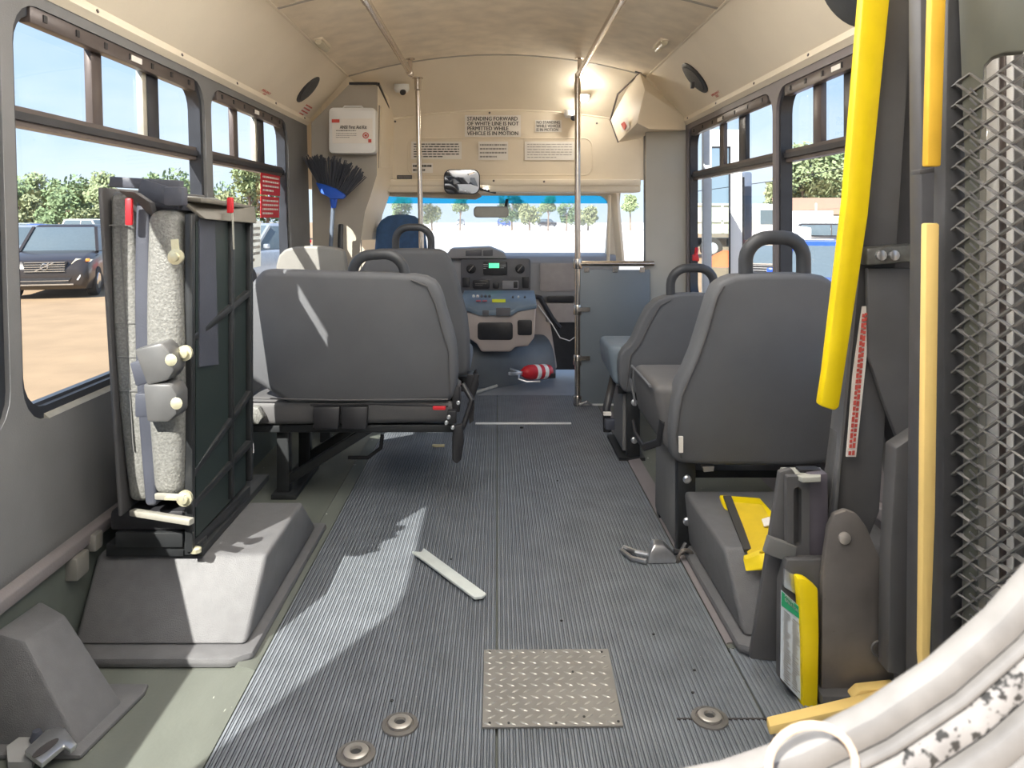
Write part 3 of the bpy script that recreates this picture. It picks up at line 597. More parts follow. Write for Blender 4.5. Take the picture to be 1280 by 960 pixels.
# bench 2
s2 = thing('bench_seat', 'second left bus bench with split backs and left back coloured as sunlit', 'seat', (-.6, 3.85, 0))
Y2 = 3.75
back(s2, smoothpoly([(344, 420), (343, 338), (350, 313), (374, 307), (422, 309), (432, 318), (436, 420)], 1), Y2, .08, m=mat('painted sunlit seat vinyl', (.24, .235, .22), .55, var=.1, vs=8, bump=.4, bs=300))  # paler vinyl puts the sunlight on this back into its colour
back(s2, smoothpoly([(440, 470), (440, 312), (545, 310), (560, 317), (568, 338), (578, 372), (586, 405), (588, 460), (584, 474)], 1), Y2, .09)
handle(s2, shear_at(493, 314, Y2)+Vector((0, .045, 0)), shear_at(538, 314, Y2)+Vector((0, .045, 0)), CZ-(284-272)/F*Y2, .018)
b = B(); b.prism([(-1.02, 3.78, .34), (-.16, 3.78, .34), (-.13, 3.78, .38), (-.14, 3.78, .44), (-1.02, 3.78, .44)], (0, .42, 0)); b.build('seat_cushion', mat('blue grey seat vinyl', (.16, .20, .24), .5, bump=.3), s2, bevel=.02)
b = B(); b.bar((-1.05, 3.82, .31), (-.17, 3.82, .31), .03, .04); b.bar((-1.05, 4.12, .31), (-.17, 4.12, .31), .03, .04); b.build('seat_frame', BLACKM, s2)
for y in (3.85, 4.1): B().bar((-.86, y, 0), (-.86, y, .31), .045, .05).build('leg', BLACKM, s2, bevel=.004)
b = B(); b.bb(-1.05, -.14, 3.80, 3.83, .26, .33); b.build('rear_rail', BLACKP, s2)
b = B(); b.box(at(588, 478, 3.72), (.03, .10, .09)); b.tube([at(590, 470, 3.72), at(595, 462, 3.7), at(597, 480, 3.7), at(590, 500, 3.7)], .009, 6); b.build('hinge_bracket', BLACKP, s2, bevel=.005)
# right near seat
s3 = thing('single_seat', 'nearest dark grey single bus seat on the right beside the lift', 'seat', (.85, 2.7, 0))
Y3 = 2.5
back(s3, smoothpoly([(905, 350), (925, 343), (1015, 342), (1036, 346), (1052, 365), (1060, 470), (1058, 570), (1050, 583), (850, 583), (840, 570), (838, 540), (845, 490), (866, 450), (880, 405), (893, 362)], 1), Y3, .11, bev=.035)
seam(s3, [(905, 357), (896, 372), (884, 415), (872, 450), (852, 495), (845, 545), (851, 572)], Y3)
handle(s3, shear_at(939, 352, Y3)+Vector((0, .055, 0)), shear_at(1013, 352, Y3)+Vector((0, .055, 0)), CZ-(297-272)/F*Y3, .0235)
b = B(); A = [at(804, 486, 2.80), at(806, 515, 2.78), at(818, 552, 2.72), at(836, 580, 2.58), at(840, 545, 2.56), at(843, 496, 2.60)]
b.prism([(.52, 2.56, .56), (.52, 2.95, .56), (.52, 2.98, .50), (.535, 2.95, .38), (.56, 2.56, .335)], (.53, 0, 0)); b.build('seat_cushion', SEATG, s3, bevel=.028, seg=4, smooth=50)
b = B(); b.tube([(.512, 2.58, .555), (.512, 2.93, .555), (.515, 2.97, .50), (.528, 2.94, .40)], .005, 6); b.build('cushion_piping', SEATG2, s3)
b = B(); b.prism([at(849, 546, 2.46), at(854, 546, 2.46), at(854, 566, 2.46), at(849, 566, 2.46)], (0, .01, 0)); b.build('care_label', PAPER, s3)
b = B(); b.prism([at(850, 588, 2.66), at(1000, 588, 2.66), at(1000, 597, 2.66), at(850, 597, 2.66)], (0, .30, 0)); b.build('seat_frame', BLACKM, s3)
for y, n in ((2.56, 1), (2.86, 2)):
    b = B(); b.prism([(.60, y, 0.0), (.66, y, 0.0), (.66, y, .33), (.60, y, .33)], (0, .05, 0)); b.build('leg', BLACKM, s3, bevel=.004)
b = B(); b.prism([(.598, 2.60, .02), (.598, 2.92, .02), (.598, 2.90, .33), (.598, 2.60, .33)], (.012, 0, 0)); b.build('side_plate', WALLG, s3, bevel=.003)
for z in (.25, .11): B().lathe([(.014, 0), (.014, .006), (.009, .010)], (.630, 2.558, z), (0, -1, 0), 12).build('leg_bolt', SILVER, s3)
b = B(); b.tube([(.505, 2.86, .36), (.503, 2.80, .33), (.51, 2.68, .32), (.545, 2.60, .36), (.55, 2.57, .44)], .014, 8, flat=.5); b.build('seat_belt', BLACKP, s3)
b = B(); b.prism([at(878, 583, 2.6), at(893, 583, 2.6), at(892, 589, 2.6), at(880, 590, 2.6)], (0, .02, 0)); b.build('paper_tag', PAPER, s3)
# right far seat
s4 = thing('single_seat', 'farther single bus seat on the right with a hanging belt, before the barrier', 'seat', (.85, 3.7, 0))
Y4 = 3.5
back(s4, smoothpoly([(815, 378), (840, 368), (885, 367), (905, 372), (918, 390), (925, 430), (925, 494), (785, 493), (775, 485), (773, 458), (776, 440), (790, 430), (800, 405)], 1), Y4, .10, bev=.03)
seam(s4, [(838, 375), (825, 382), (812, 405), (800, 430), (788, 445), (783, 486)], Y4)
handle(s4, shear_at(841, 374, Y4)+Vector((0, .045, 0)), shear_at(896, 374, Y4)+Vector((0, .045, 0)), CZ-(335-272)/F*Y4, .021)
b = B(); b.prism([(.51, 3.56, .53), (.51, 3.86, .53), (.51, 3.88, .47), (.52, 3.84, .40), (.54, 3.56, .34)], (.55, 0, 0)); b.build('seat_cushion', mat('blue grey seat vinyl', (.16, .20, .24)), s4, bevel=.025, seg=3)
b = B(); b.bar((.56, 3.60, .315), (1.10, 3.60, .315), .03, .04); b.build('seat_frame', BLACKM, s4)
for y in (3.56, 3.84): B().bb(.60, .66, y, y+.05, 0, .33).build('leg', BLACKM, s4, bevel=.004)
B().bb(.585, .60, 3.60, 3.88, .03, .32).build('side_plate', WALLG, s4)
B().bb(.56, .68, 3.54, 3.92, 0, .014).build('foot_plate', BLACKM, s4)
for z in (.265, .09): B().lathe([(.015, 0), (.015, .006), (.009, .010)], (.632, 3.558, z), (0, -1, 0), 12).build('leg_bolt', SILVER, s4)
b = B(); b.tube([at(768, 465, 3.7), at(764, 485, 3.6), at(758, 510, 3.55), at(759, 540, 3.55)], .018, 8, flat=.4, up=(1, 0, 0)); b.build('seat_belt', BLACKP, s4)
b = B(); b.box(at(762, 530, 3.52), (.045, .03, .05)); b.build('belt_buckle', NAVY, s4, bevel=.006)
B().box(at(759, 517, 3.52), (.035, .02, .014)).build('belt_label', PAPER, s4)
# ================================================================== stanchions and rails
t = thing('stanchion_pole', 'steel pole left of centre behind the driver seat', 'pole', at(530, 480, 4.72))
b = B(); b.tube([at(522, 102, 4.72), at(531, 500, 4.72)], .016, 14); b.build('tube', STEEL, t)
b = B(); b.lathe([(.034, 0), (.034, -.006), (.022, -.010), (.021, -.075), (.016, -.08)], at(522, 97, 4.72), (0, 0, 1), 16); b.build('flange', STEEL, t)
bar_x0, bar_x1 = at(722, 330, YE-.03).x, at(813, 330, YE-.03).x
t = thing('barrier', 'grey modesty panel on steel tubes with a full height pole, right of the aisle', 'barrier', (bar_x0, YE-.03, 0))
yb = YE-.03
B().tube([(bar_x0, yb, 0.02), (bar_x0, yb, CZ+.86)], .0175, 14).build('pole', STEEL, t)
B().lathe([(.021, 0), (.021, .07)], (bar_x0, yb, CZ+.74), (0, 0, 1), 14).build('sleeve', STEEL, t)
B().tube([(bar_x0, yb, .845), (bar_x1+.02, yb, .845)], .017, 12).build('top_rail', STEEL, t)
for z in (.845, .45+.12, .27, .03): B().lathe([(.024, -.03), (.026, -.025), (.026, .025), (.024, .03)], (bar_x0, yb, z), (0, 0, 1), 12).build('clamp', STEEL, t)
for z in (.575, .285): B().bb(bar_x0, bar_x0+.07, yb-.03, yb-.018, z-.012, z+.012).build('hinge_strap', STEEL, t)
B().bb(at(725, 0, yb).x, at(812, 0, yb).x, yb-.012, yb, at(0, 504, yb).z, at(0, 337, yb).z).build('panel', mat('blue grey laminate', (.17, .195, .22), .4, var=.03, vs=4), t, bevel=.002)
for x in (.53, .70, .86): B().box((x, yb-.016, .81), (.03, .006, .03)).build('panel_clip', STEEL, t)
b = B(); b.bb(bar_x0, .90, yb-.01, yb+.01, .0, .03); lab(b.build('threshold_strip', WHITE, t), 'white strip under the barrier')
b = B(); b.tube([(bar_x0+.01, yb-.03, .01), (bar_x0+.05, yb-.04, .03), (bar_x0+.08, yb-.03, .01)], .008, 6); b.build('floor_clip', SILVER, t)
for nm, xx, lb in (('left', -.515, 'ceiling grab rail on the left of the aisle'), ('right', .483, 'ceiling grab rail on the right of the aisle')):
    zr = CZ+.85-(.0 if nm == 'left' else .0); t = thing('grab_rail', lb, 'rail', (xx, 2.4, zr), 'ceiling grab rails')
    B().tube([(xx, .9, zr), (xx, 4.55, zr)], .016, 12).build('tube', STEEL, t)
    for y in (1.5, 3.0, 4.53):
        x2 = xx; zt = cz(xx)
        b = B(); b.tube([(x2, y, zr), (x2, y, zt+.005)], .013, 10); b.lathe([(.028, 0), (.028, -.006), (.014, -.010)], (x2, y, zt), (0, 0, 1), 14); b.build('bracket', STEEL, t)
        B().tube([(xx, y-.05, zr), (xx, y+.02, zr)], .0195, 12).build('collar', STEEL, t)
# ================================================================== cove and ceiling fittings
cvn = {s: (Vector((-s*.28, 0, -.23)).normalized()) for s in (-1, 1)}   # into the cabin
def cove_at(s, px, py):
    x0 = lx(1.69) if s < 0 else RXW; p0 = Vector((x0, 0, 1.69)); nrm = cvn[s]; d = Vector(((px-622)/F, 1, -(py-272)/F)); o = Vector((0, 0, CZ))
    return o+d*((p0-o).dot(nrm)/d.dot(nrm))
for s, px, py, lb in ((-1, 385, 110, 'oval black speaker on the left cove'), (1, 869, 97, 'oval speaker with loose trim on the right cove'), (1, 1058, 1, 'speaker high on the right cove at the top edge of the photo')):
    p = cove_at(s, px, py); t = thing('speaker', lb, 'speaker', p)
    b = B(); b.lathe([(.095, -.002), (.095, .006), (.082, .010)], p, cvn[s], 24); b.build('bezel', BLACKP, t)
    b = B(); b.lathe([(.080, .008), (.074, .014), (.03, .019), (.005, .020)], p, cvn[s], 24); b.build('grille', mat('speaker mesh', (.05, .055, .06), .5, bump=1, bs=300), t)
    if px == 869: b = B(); b.box(p+Vector((-.03, -.06, -.05)), (.016, .02, .03)); b.build('hanging_clip', BLACKP, t)
def cove_dir(s): return Vector((s*-.28*-1*0+ s*.0, 0, 0))
for s, px, py, wv, hv, rows, lb in ((-1, 383, 136, .13, .11, 5, 'white and red safety sticker under the left speaker'),):
    p = cove_at(s, px, py); up = Vector((.28*(-s)*1.0, 0, .34)).normalized() if s < 0 else Vector((-.28, 0, .34)).normalized()
    up = (Vector((-s*.23, 0, .28))).normalized(); rt = up.cross(cvn[s]).normalized()
    c = card('warning_sticker', p+cvn[s]*.003, rt, up, .16, .115, PAPER); tag(c, lb, 'sticker')
    lines(p+cvn[s]*.003, rt, up, .14, .10, 5, REDINK, c, .45, 3)
for s, px, py, lb, tx in ((-1, 331, 116, 'small red emergency lettering on the left cove', 'EMERGENCY EXIT'), (1, 896, 118, 'small red emergency lettering on the right cove', 'EMERGENCY EXIT')):
    p = cove_at(s, px, py); up = Vector((-s*.23, 0, .28)).normalized(); rt = up.cross(cvn[s]).normalized()
    c = card('exit_decal', p+cvn[s]*.002, rt, up, .14, .034, CREAM, th=.001); tag(c, lb, 'decal')
    text(tx.replace(' ', '\n'), .017, p+cvn[s]*.003, rt, up, REDINK, c, width=.13, space=.9)
p = cove_at(-1, 356, 90); tag(B().lathe([(.012, 0), (.012, .003), (.006, .001)], p, cvn[-1], 12).build('cove_hole', BLACKP), 'small dark hole in the left cove', 'hole')
for px, py, x, lb in ((403, 49, -.80, 'small tubular lamp cover on the left of the ceiling'), (826, 53, .80, 'small tubular lamp cover on the right of the ceiling')):
    zc = cz(x); Y = (zc-CZ)*F/(272-py); xx = (px-622)/F*Y; zc = cz(xx)
    t = thing('marker_lamp', lb, 'lamp', (xx, Y, zc), 'ceiling marker lamps')
    b = B(); b.bb(xx-.022, xx+.022, Y-.10, Y+.10, zc-.008, zc+.012); b.build('base', CREAM, t, bevel=.004)
    b = B(); b.tube([(xx, Y-.085, zc-.014), (xx, Y+.085, zc-.014)], .016, 10); b.build('lens', mat('frosted lens', (.72, .66, .5), .3), t, smooth=60)
for k, (x, y) in enumerate(((-.30, .85), (.30, .85), (-.30, 2.25), (.30, 2.25))):  # added out-of-view panels, sized to brighten the interior
    zc = cz(.45)-.004; t = thing('added_light_panel', 'added long lit panel standing in for unseen rear ceiling lamps', 'lamp', (x, y, zc), 'added rear fill panels')
    b = B(); b.bb(x-.17, x+.17, y-.50, y+.50, zc-.03, zc+.03); b.build('housing', WHITE, t, bevel=.01)
    b = B(); b.bb(x-.15, x+.15, y-.48, y+.48, zc-.115, zc-.031); b.build('lens', LAMP, t, bevel=.003)
# front dome lamp and cameras
p = at(729, 121, 4.86); t = thing('dome_light', 'lit square lamp beside the right pole on the front cap', 'lamp', p)
b = B(); b.box(p, (.075, .075, .02)); b.build('base', WHITE, t, bevel=.006)
b = B(); b.box(p+Vector((-.0, -.03, -.012)), (.055, .055, .03)); b.build('lens', mat('front lamp lens', (.9, .9, .9), emit=((1, .93, .82), 70)), t, bevel=.008)
for px, py, Y, lb in ((502, 112, 4.80, 'small white dome camera beside the left pole'), (714, 144, 4.98, 'small white camera beside the right pole')):
    p = at(px, py, Y); t = thing('camera', lb, 'camera', p)
    b = B(); b.lathe([(.046, .035), (.048, .0), (.036, -.018)], p, (0, -.15, 1), 18); b.build('housing', WHITE, t)
    b = B(); b.lathe([(.020, 0), (.018, -.012), (.006, -.016)], p+Vector((.012, -.03, -.02)), (0, 1, .4), 12); b.build('lens', BLACKP, t)
# ================================================================== signs on the bulkhead
YS = 5.044
def sign(x0, y0, x1, y1, lb, body=None, rows=4, name='sign', m=PAPER, ink=INK, size=.04, width=None, lh=.4, seed=1, Y=YS):
    a, c = at(x0, y0, Y), at(x1, y1, Y); p = (a+c)/2; wd = c.x-a.x; ht = a.z-c.z
    o = card(name, p, XR, ZU, wd, ht, m); tag(o, lb, 'sign')
    if body: text(body, size, p+Vector((0, -.001, 0)), XR, ZU, ink, o, width=width or wd*.9, align='LEFT', space=.85) if False else put_text(body, p, wd, ht, ink, o)
    else: lines(p+Vector((0, -.001, 0)), XR, ZU, wd*.9, ht*.85, rows, ink, o, lh, seed)
    return o
def put_text(body, p, wd, ht, ink, parent, right=XR, up=ZU, fill=.92):
    cu = bpy.data.curves.new('t', 'FONT'); cu.body = body; cu.size = 1; cu.align_x = 'LEFT'; cu.extrude = .0; cu.resolution_u = 2; cu.space_line = .88; cu.offset = .0
    t = bpy.data.objects.new('t', cu); C.objects.link(t); bpy.context.view_layer.update()
    me = bpy.data.meshes.new_from_object(t.evaluated_get(bpy.context.evaluated_depsgraph_get())); bpy.data.objects.remove(t)
    xs = [v.co.x for v in me.vertices]; ys = [v.co.y for v in me.vertices]; x0, x1, y0, y1 = min(xs), max(xs), min(ys), max(ys)
    O = ORG[parent.name]; right = Vector(right).normalized(); up = Vector(up).normalized(); nrm = right.cross(up)
    bmt = bmesh.new(); bmt.from_mesh(me); gd = bmesh.ops.duplicate(bmt, geom=bmt.verts[:]+bmt.edges[:]+bmt.faces[:])
    for q_ in gd['geom']:
        if isinstance(q_, bmesh.types.BMVert): q_.co.x += .045; q_.co.z += .004
    bmt.to_mesh(me); bmt.free()
    for v in me.vertices: v.co = Vector(p)+right*(((v.co.x-x0)/(x1-x0)-.5)*wd*fill)+up*(((v.co.y-y0)/(y1-y0)-.5)*ht*(fill-.06))+nrm*.0012-O
    me.materials.append(ink); o = bpy.data.objects.new('lettering', me); C.objects.link(o); o.parent = parent; ORG[o.name] = O; return o
sign(581, 144, 651, 171, 'white standee line sign, largest in the top middle of the bulkhead', 'STANDING FORWARD\nOF WHITE LINE IS NOT\nPERMITTED WHILE\nVEHICLE IS IN MOTION')
sign(669, 150, 702, 165, 'small no standing sign at the upper right of the bulkhead', 'NO STANDING\nWHILE VEHICLE\nIS IN MOTION')
sign(514, 177, 577, 199, 'long white notice of small print behind the left pole', rows=6, seed=2)
sign(598, 177, 635, 200, 'squarish white notice in the middle of the bulkhead', rows=4, seed=3, ink=GREYINK)
sign(656, 177, 718, 200, 'long pale notice on the right of the bulkhead', rows=6, seed=4, ink=GREYINK, lh=.25)
sign(515, 204, 541, 216, 'small white two line notice below the left notice', rows=2, seed=5, lh=.5)
sign(496, 219, 515, 229, 'small black plate with pale print at the lower left of the bulkhead', rows=3, m=BLACKP, ink=GREYINK, seed=6)
# first aid kit
p = at(440.5, 163.5, 4.52); t = thing('first_aid_kit', 'white first aid box mounted on the taupe partition', 'first aid kit', p)
a, c = at(412, 135, 4.52), at(470, 192, 4.52)
lo = rrect(a.x, c.x, c.z, a.z, .025, 4)
b = B(); b.prism([(u, 4.50, v) for u, v in lo], (0, .10, 0)); b.build('case', WHITE, t, bevel=.006)
b = B(); b.prism([(u, 4.497, v) for u, v in rrect(a.x+.012, c.x-.012, c.z+.012, a.z-.012, .02, 4)], (0, .006, 0)); b.build('lid', WHITE, t, bevel=.003)
b = B(); b.tube([(p.x-.06, 4.54, a.z-.002), (p.x-.05, 4.54, a.z+.012), (p.x+.05, 4.54, a.z+.012), (p.x+.06, 4.54, a.z-.002)], .006, 8); b.build('carry_handle', WHITE, t)
lc = card('label', (p.x+.005, 4.494, p.z-.004), XR, ZU, .235, .145, PAPER, t)
B().bb(p.x-.115, p.x-.070, 4.490, 4.494, p.z+.045, p.z+.064).build('red_logo_block', REDINK, t)
put_text('ANSI First Aid Kit', Vector((p.x+.01, 4.491, p.z+.018)), .17, .024, INK, t)
lines(Vector((p.x-.0, 4.492, p.z-.002)), XR, ZU, .18, .012, 1, GREYINK, t, .5, 7); lines(Vector((p.x-.03, 4.492, p.z-.030)), XR, ZU, .12, .035, 3, GREYINK, t, .3, 8)
b = B(); ring(b, [(p.x+.083+.018*math.cos(x), p.z-.030+.018*math.sin(x)) for x in [k*PI/10 for k in range(20)]], [(p.x+.083+.013*math.cos(x), p.z-.030+.013*math.sin(x)) for x in [k*PI/10 for k in range(20)]], lambda q: Vector((q[0], 4.490, q[1])), lambda q: Vector((q[0], 4.494, q[1]))); b.bb(p.x+.076, p.x+.090, 4.490, 4.493, p.z-.036, p.z-.024); b.build('round_emblem', REDINK, t)
B().bb(p.x+.098, p.x+.116, 4.490, 4.493, p.z-.072, p.z-.052).build('red_corner_mark', REDINK, t)
# broom
p = at(413, 240, 4.45); t = thing('broom', 'upturned broom with blue head and grey bristles on the partition', 'broom', p)
b = B(); rd = random.Random(3); ax0 = at(398, 229, 4.5); ax1 = at(432, 246, 4.42)
for i in range(170):
    u = rd.random(); v = rd.uniform(-1, 1)*.022; base = ax0.lerp(ax1, u)+Vector((0, v, 0)); ang = (-.62+1.25*u)+rd.uniform(-.1, .1); L = rd.uniform(.16, .20)-abs(u-.5)*.03
    tip = base+Vector((math.sin(ang+.12)*L, rd.uniform(-.02, .02), math.cos(ang+.12)*L)); b.bar(base, tip, .005, .005)
b.build('bristles', BRIST, t, smooth=0)['kind'] = 'stuff'
b = B(); b.prism([at(396, 228, 4.5), at(408, 231, 4.47), at(422, 236, 4.45), at(434, 244, 4.43), at(431, 249, 4.43), at(416, 249, 4.43), at(402, 241, 4.46)], (0, -.045, 0)); b.build('head_block', BLUEP, t, bevel=.010)
b = B(); b.lathe([(.024, 0), (.018, -.04), (.014, -.06)], at(417, 247, 4.42), (0, 0, 1), 12); b.build('socket', BLUEP, t)
b = B(); b.tube([at(417, 248, 4.42), at(412, 330, 4.42)], .012, 10); b.build('handle', mat('dull blue handle', (.12, .15, .20), .5), t)
o = B().bar(at(426, 280, 4.5), at(423, 510, 4.5), .035, .03).build('umbrella_case', BLACKP, bevel=.008); tag(o, 'short black stick leaning beside the broom handle', 'stick')
# red latch by the right window
t = thing('window_latch', 'small red window latch below the far right window edge', 'latch', at(871, 322, 4.50))
b = B(); b.tube([at(871, 310, 4.50), at(870, 318, 4.48), at(872, 326, 4.50)], .012, 8); b.box(at(869, 322, 4.48), (.035, .02, .035)); b.build('lever', RED, t, bevel=.004)
# ================================================================== cab: mirrors, visor, driver seat, dash
p = at(577, 228, 4.96); t = thing('mirror', 'wide black rimmed interior mirror hanging below the bulkhead', 'mirror', p)
a, c = at(555, 212, 4.94), at(600, 243, 4.94); R = Matrix.Rotation(.0, 3, 'Z')
lo = rrect(a.x, c.x, c.z, a.z, .045, 5)
b = B(); b.prism([(u, 4.93-.12*(v-c.z), v) for u, v in lo], (0, .022, 0)); b.build('shell', BLACKP, t, bevel=.004)
lo = rrect(a.x+.006, c.x-.006, c.z+.006, a.z-.006, .040, 5); p_ = B(); r0 = [(u, 4.928-.12*(v-c.z), v) for u, v in lo]; r1 = [((u-(a.x+c.x)/2)*.5+(a.x+c.x)/2, 4.9262-.12*(v-c.z), (v-(a.z+c.z)/2)*.5+(a.z+c.z)/2) for u, v in lo]; p_.loft([r0, r1]); p_.build('mirror_glass', MIRR, t, smooth=60)
b = B(); b.tube([at(600, 236, 4.95), at(612, 239, 5.0), at(620, 241, 5.0)], .008, 6); b.build('arm', BLACKP, t)
o = thing('dome_light', 'bright round cab lamp right of the interior mirror', 'lamp', at(607, 236, 5.02)); b = B(); b.lathe([(.035, 0), (.03, -.015), (.01, -.02)], at(607, 236, 5.02), (0, 0, 1), 14); b.build('lens', mat('cab lamp lens', (.9, .9, .9), emit=((1, .95, .85), 60)), o)
b = B(); b.prism([at(480, 239, 5.06), at(598, 241, 5.06), at(602, 245, 5.06), at(594, 249, 5.06), at(484, 245, 5.06)], (0, .12, 0)); tag(b.build('sun_visor', mat('tan visor', (.40, .35, .28), .7), bevel=.006), 'tan sun visor at the top left of the windshield', 'visor')
t = thing('rear_view_mirror', 'small grey mirror on the windshield', 'mirror', at(614, 265, 5.35))
a, c = at(592, 258, 5.35), at(636, 272, 5.35)
b = B(); b.prism([(u, 5.35, v) for u, v in rrect(a.x, c.x, c.z, a.z, .025, 4)], (0, .03, 0)); b.build('shell', mat('grey mirror shell', (.35, .35, .33), .4), t, bevel=.006)
b = B(); b.prism([(u, 5.345, v) for u, v in rrect(a.x+.008, c.x-.008, c.z+.008, a.z-.008, .02, 4)], (0, .004, 0)); b.build('mirror_glass', mat('pale mirror face', (.42, .42, .38), .3), t)
b = B(); b.bar(at(632, 262, 5.38), at(634, 250, 5.44), .02, .02); b.build('arm', BLACKP, t)
t = thing('driver_seat', 'driver seat with blue cover behind the left pole', 'seat', (-.65, 5.0, 0))
b = B(); pr = smoothpoly([(466, 420), (467, 290), (478, 271), (500, 267), (522, 271), (532, 290), (540, 420)], 1); b.prism([at(x, y, 4.88) for x, y in pr], (0, .12, 0)); b.build('backrest', BLUEC, t, bevel=.03, seg=3)
b = B(); b.bb(-.86, -.42, 4.95, 5.4, .30, .44); b.build('seat_cushion', BLUEC, t, bevel=.03)
b = B(); b.bb(-.80, -.48, 5.0, 5.35, 0, .30); b.build('pedestal', BLACKP, t)
t = thing('dashboard', 'grey dashboard with radio and knobs below the windshield', 'dashboard', (-.1, 5.6, .45))
YD = 5.42
b = B(); a = at(480, 322, YD); c = at(820, 372, YD)
b.prism([(-.86, YD+.05, .50), (-.86, YD, .56), (-.86, YD, .80), (-.86, YD+.05, .845), (-.86, 5.75, .86), (-.86, 5.75, .5)], (1.72, 0, 0)); b.build('dash_body', DASH, t, bevel=.012)
b = B(); A = [at(555, 323, 5.36), at(563, 311, 5.36), at(612, 309, 5.36), at(630, 316, 5.36), at(634, 323, 5.36)]; b.prism(A, (0, .28, 0)); b.build('instrument_hood', DASH, t, bevel=.008)
for x0, x1 in ((582, 602), (604, 616)): b = B(); b.prism([at(x0, 313, 5.35), at(x1, 312, 5.35), at(x1, 320, 5.35), at(x0, 320, 5.35)], (0, .02, 0)); b.build('vent', DASHD, t, bevel=.003)
def dpan(x0, y0, x1, y1, name, m, Y=5.40, th=.02, r=.01, parent=None, bev=.002):
    a, c = at(x0, y0, Y), at(x1, y1, Y); b = B(); b.prism([(u, Y, v) for u, v in rrect(a.x, c.x, c.z, a.z, r, 3)], (0, th, 0)); return b.build(name, m, parent or t, bevel=bev)
bz = dpan(576, 323, 663, 367, 'centre_bezel', DASHD, 5.395, .04, .02, bev=.006)
dpan(604, 327, 634, 344, 'radio', BLACKP, 5.385, .01); dpan(611, 329, 624, 335, 'radio_display', LCD, 5.382, .004, .002)
lines(at(607, 333, 5.383), XR, ZU, .03, .04, 3, WHITE, t, .3, 11, 'radio_button'); lines(at(629, 333, 5.383), XR, ZU, .04, .03, 3, WHITE, t, .3, 12, 'radio_button')
for px in (589, 650):
    b = B(); b.lathe([(.034, 0), (.034, .008), (.024, .010), (.021, .026), (.016, .028)], at(px, 336, 5.395), (0, -1, 0), 18); b.build('knob', BLACKP, t)
    B().bar(at(px-3, 339, 5.364), at(px+3, 332, 5.364), .006, .006).build('knob_mark', GREYINK, t)
dpan(578, 347, 587, 359, 'switch', BLACKP, 5.385, .01, .004); dpan(591, 350, 612, 361, 'socket_panel', BLACKP, 5.385, .01, .012); dpan(616, 353, 624, 361, 'switch', BLACKP, 5.385, .01, .012); dpan(628, 351, 648, 361, 'switch_panel', DASH, 5.385, .01, .004); dpan(642, 352, 647, 360, 'switch', BLACKP, 5.38, .01, .003); dpan(653, 346, 661, 360, 'switch', BLACKP, 5.385, .01, .004)
lines(at(601, 355.5, 5.384), XR, ZU, .08, .02, 2, GREYINK, t, .3, 13, 'socket')
dpan(675, 329, 720, 364, 'passenger_panel', mat('warm grey dash panel', (.36, .33, .32), .5), 5.405, .03, .02); dpan(684, 370, 718, 378, 'open_tray', BLACKP, 5.40, .02, .01); dpan(682, 379, 720, 403, 'glove_box', mat('warm grey dash panel', (.36, .33, .32)), 5.40, .06, .01)
b = B(); b.prism([at(683, 403, 5.44), at(722, 403, 5.44), at(722, 462, 5.44), at(692, 462, 5.44)], (0, .05, 0)); b.build('footwell_panel', BLACKP, t)
b = B(); b.tube([at(662, 370, 5.38), at(675, 372, 5.38), at(690, 398, 5.38), at(700, 410, 5.38)], .018, 8); b.build('trim_seal', BLACKP, t)
b = B(); b.tube([at(672, 381, 5.35), at(690, 405, 5.33), at(700, 422, 5.33), at(712, 426, 5.33), at(719, 421, 5.33)], .004, 6); b.build('cable', WHITE, t)
# engine cover and console
t = thing('engine_cover', 'dark blue grey engine cover mound under the console', 'engine cover', (-.1, 5.2, 0))
b = B(); R = []
for k in range(9):
    a = .5*PI*k/8; s_ = math.cos(a); z = .30*math.sin(a)**.8 if k else 0
    R.append([(-.40, 5.02+.14*(1-s_), z), (-.20-.10*(1-s_), 5.02+.14*(1-s_), z), (.02, 5.08+.16*(1-s_), z), (.40-.10*(1-s_), 5.36+.03*(1-s_), z), (.41-.10*(1-s_), 5.415, z), (-.40, 5.415, z)])
b.loft(R); b.build('cover', DOG, t, smooth=60)
b = B(); b.prism([at(664, 372, 5.40), at(684, 378, 5.40), at(697, 462, 5.40), at(640, 462, 5.40), at(640, 380, 5.40)], (0, .12, 0)); b.build('side_skirt', BEIGEC, t, bevel=.02)
b = B(); b.tube([onz(594, 491, .01), onz(640, 476, .01), onz(692, 462, .01)], .010, 6, flat=.6); lab(b.build('edge_trim', ALU, t), 'pale metal trim strip')
t = thing('centre_console', 'beige console with dark cup openings below the radio', 'console', (-.1, 5.2, .25))
YC = 5.00
b = B(); A = [(x, y) for x, y in ((572, 386), (578, 390), (600, 392), (643, 392), (646, 388), (670, 384), (668, 422), (660, 433), (644, 434), (638, 440), (602, 440), (596, 430), (576, 416))]
b.prism([at(x, y, YC) for x, y in A], (0, .24, 0)); b.build('console_body', BEIGEC, t, bevel=.014, seg=3)
b = B(); b.prism([at(575, 386, YC-.01), at(599, 395, YC-.02), at(640, 395, YC-.02), at(647, 390, YC-.01), at(671, 386, YC-.01), at(668, 368, YC+.22), at(580, 368, YC+.22)], (0, 0, .03)); b.build('console_top', DASHB, t, bevel=.006)
dpan(597, 403, 641, 425, 'cup_opening', BLACKP, YC-.006, .02, .02, t); dpan(647, 400, 665, 419, 'cup_opening', BLACKP, YC-.006, .02, .012, t)
dpan(620, 385, 638, 395, 'tray', DASHD, YC-.03, .03, .004, t); dpan(603, 388, 611, 395, 'tray', DASHD, YC-.03, .03, .004, t); dpan(615, 374, 632, 378, 'yellow_label', YLAB, YC+.03, .008, .002, t)
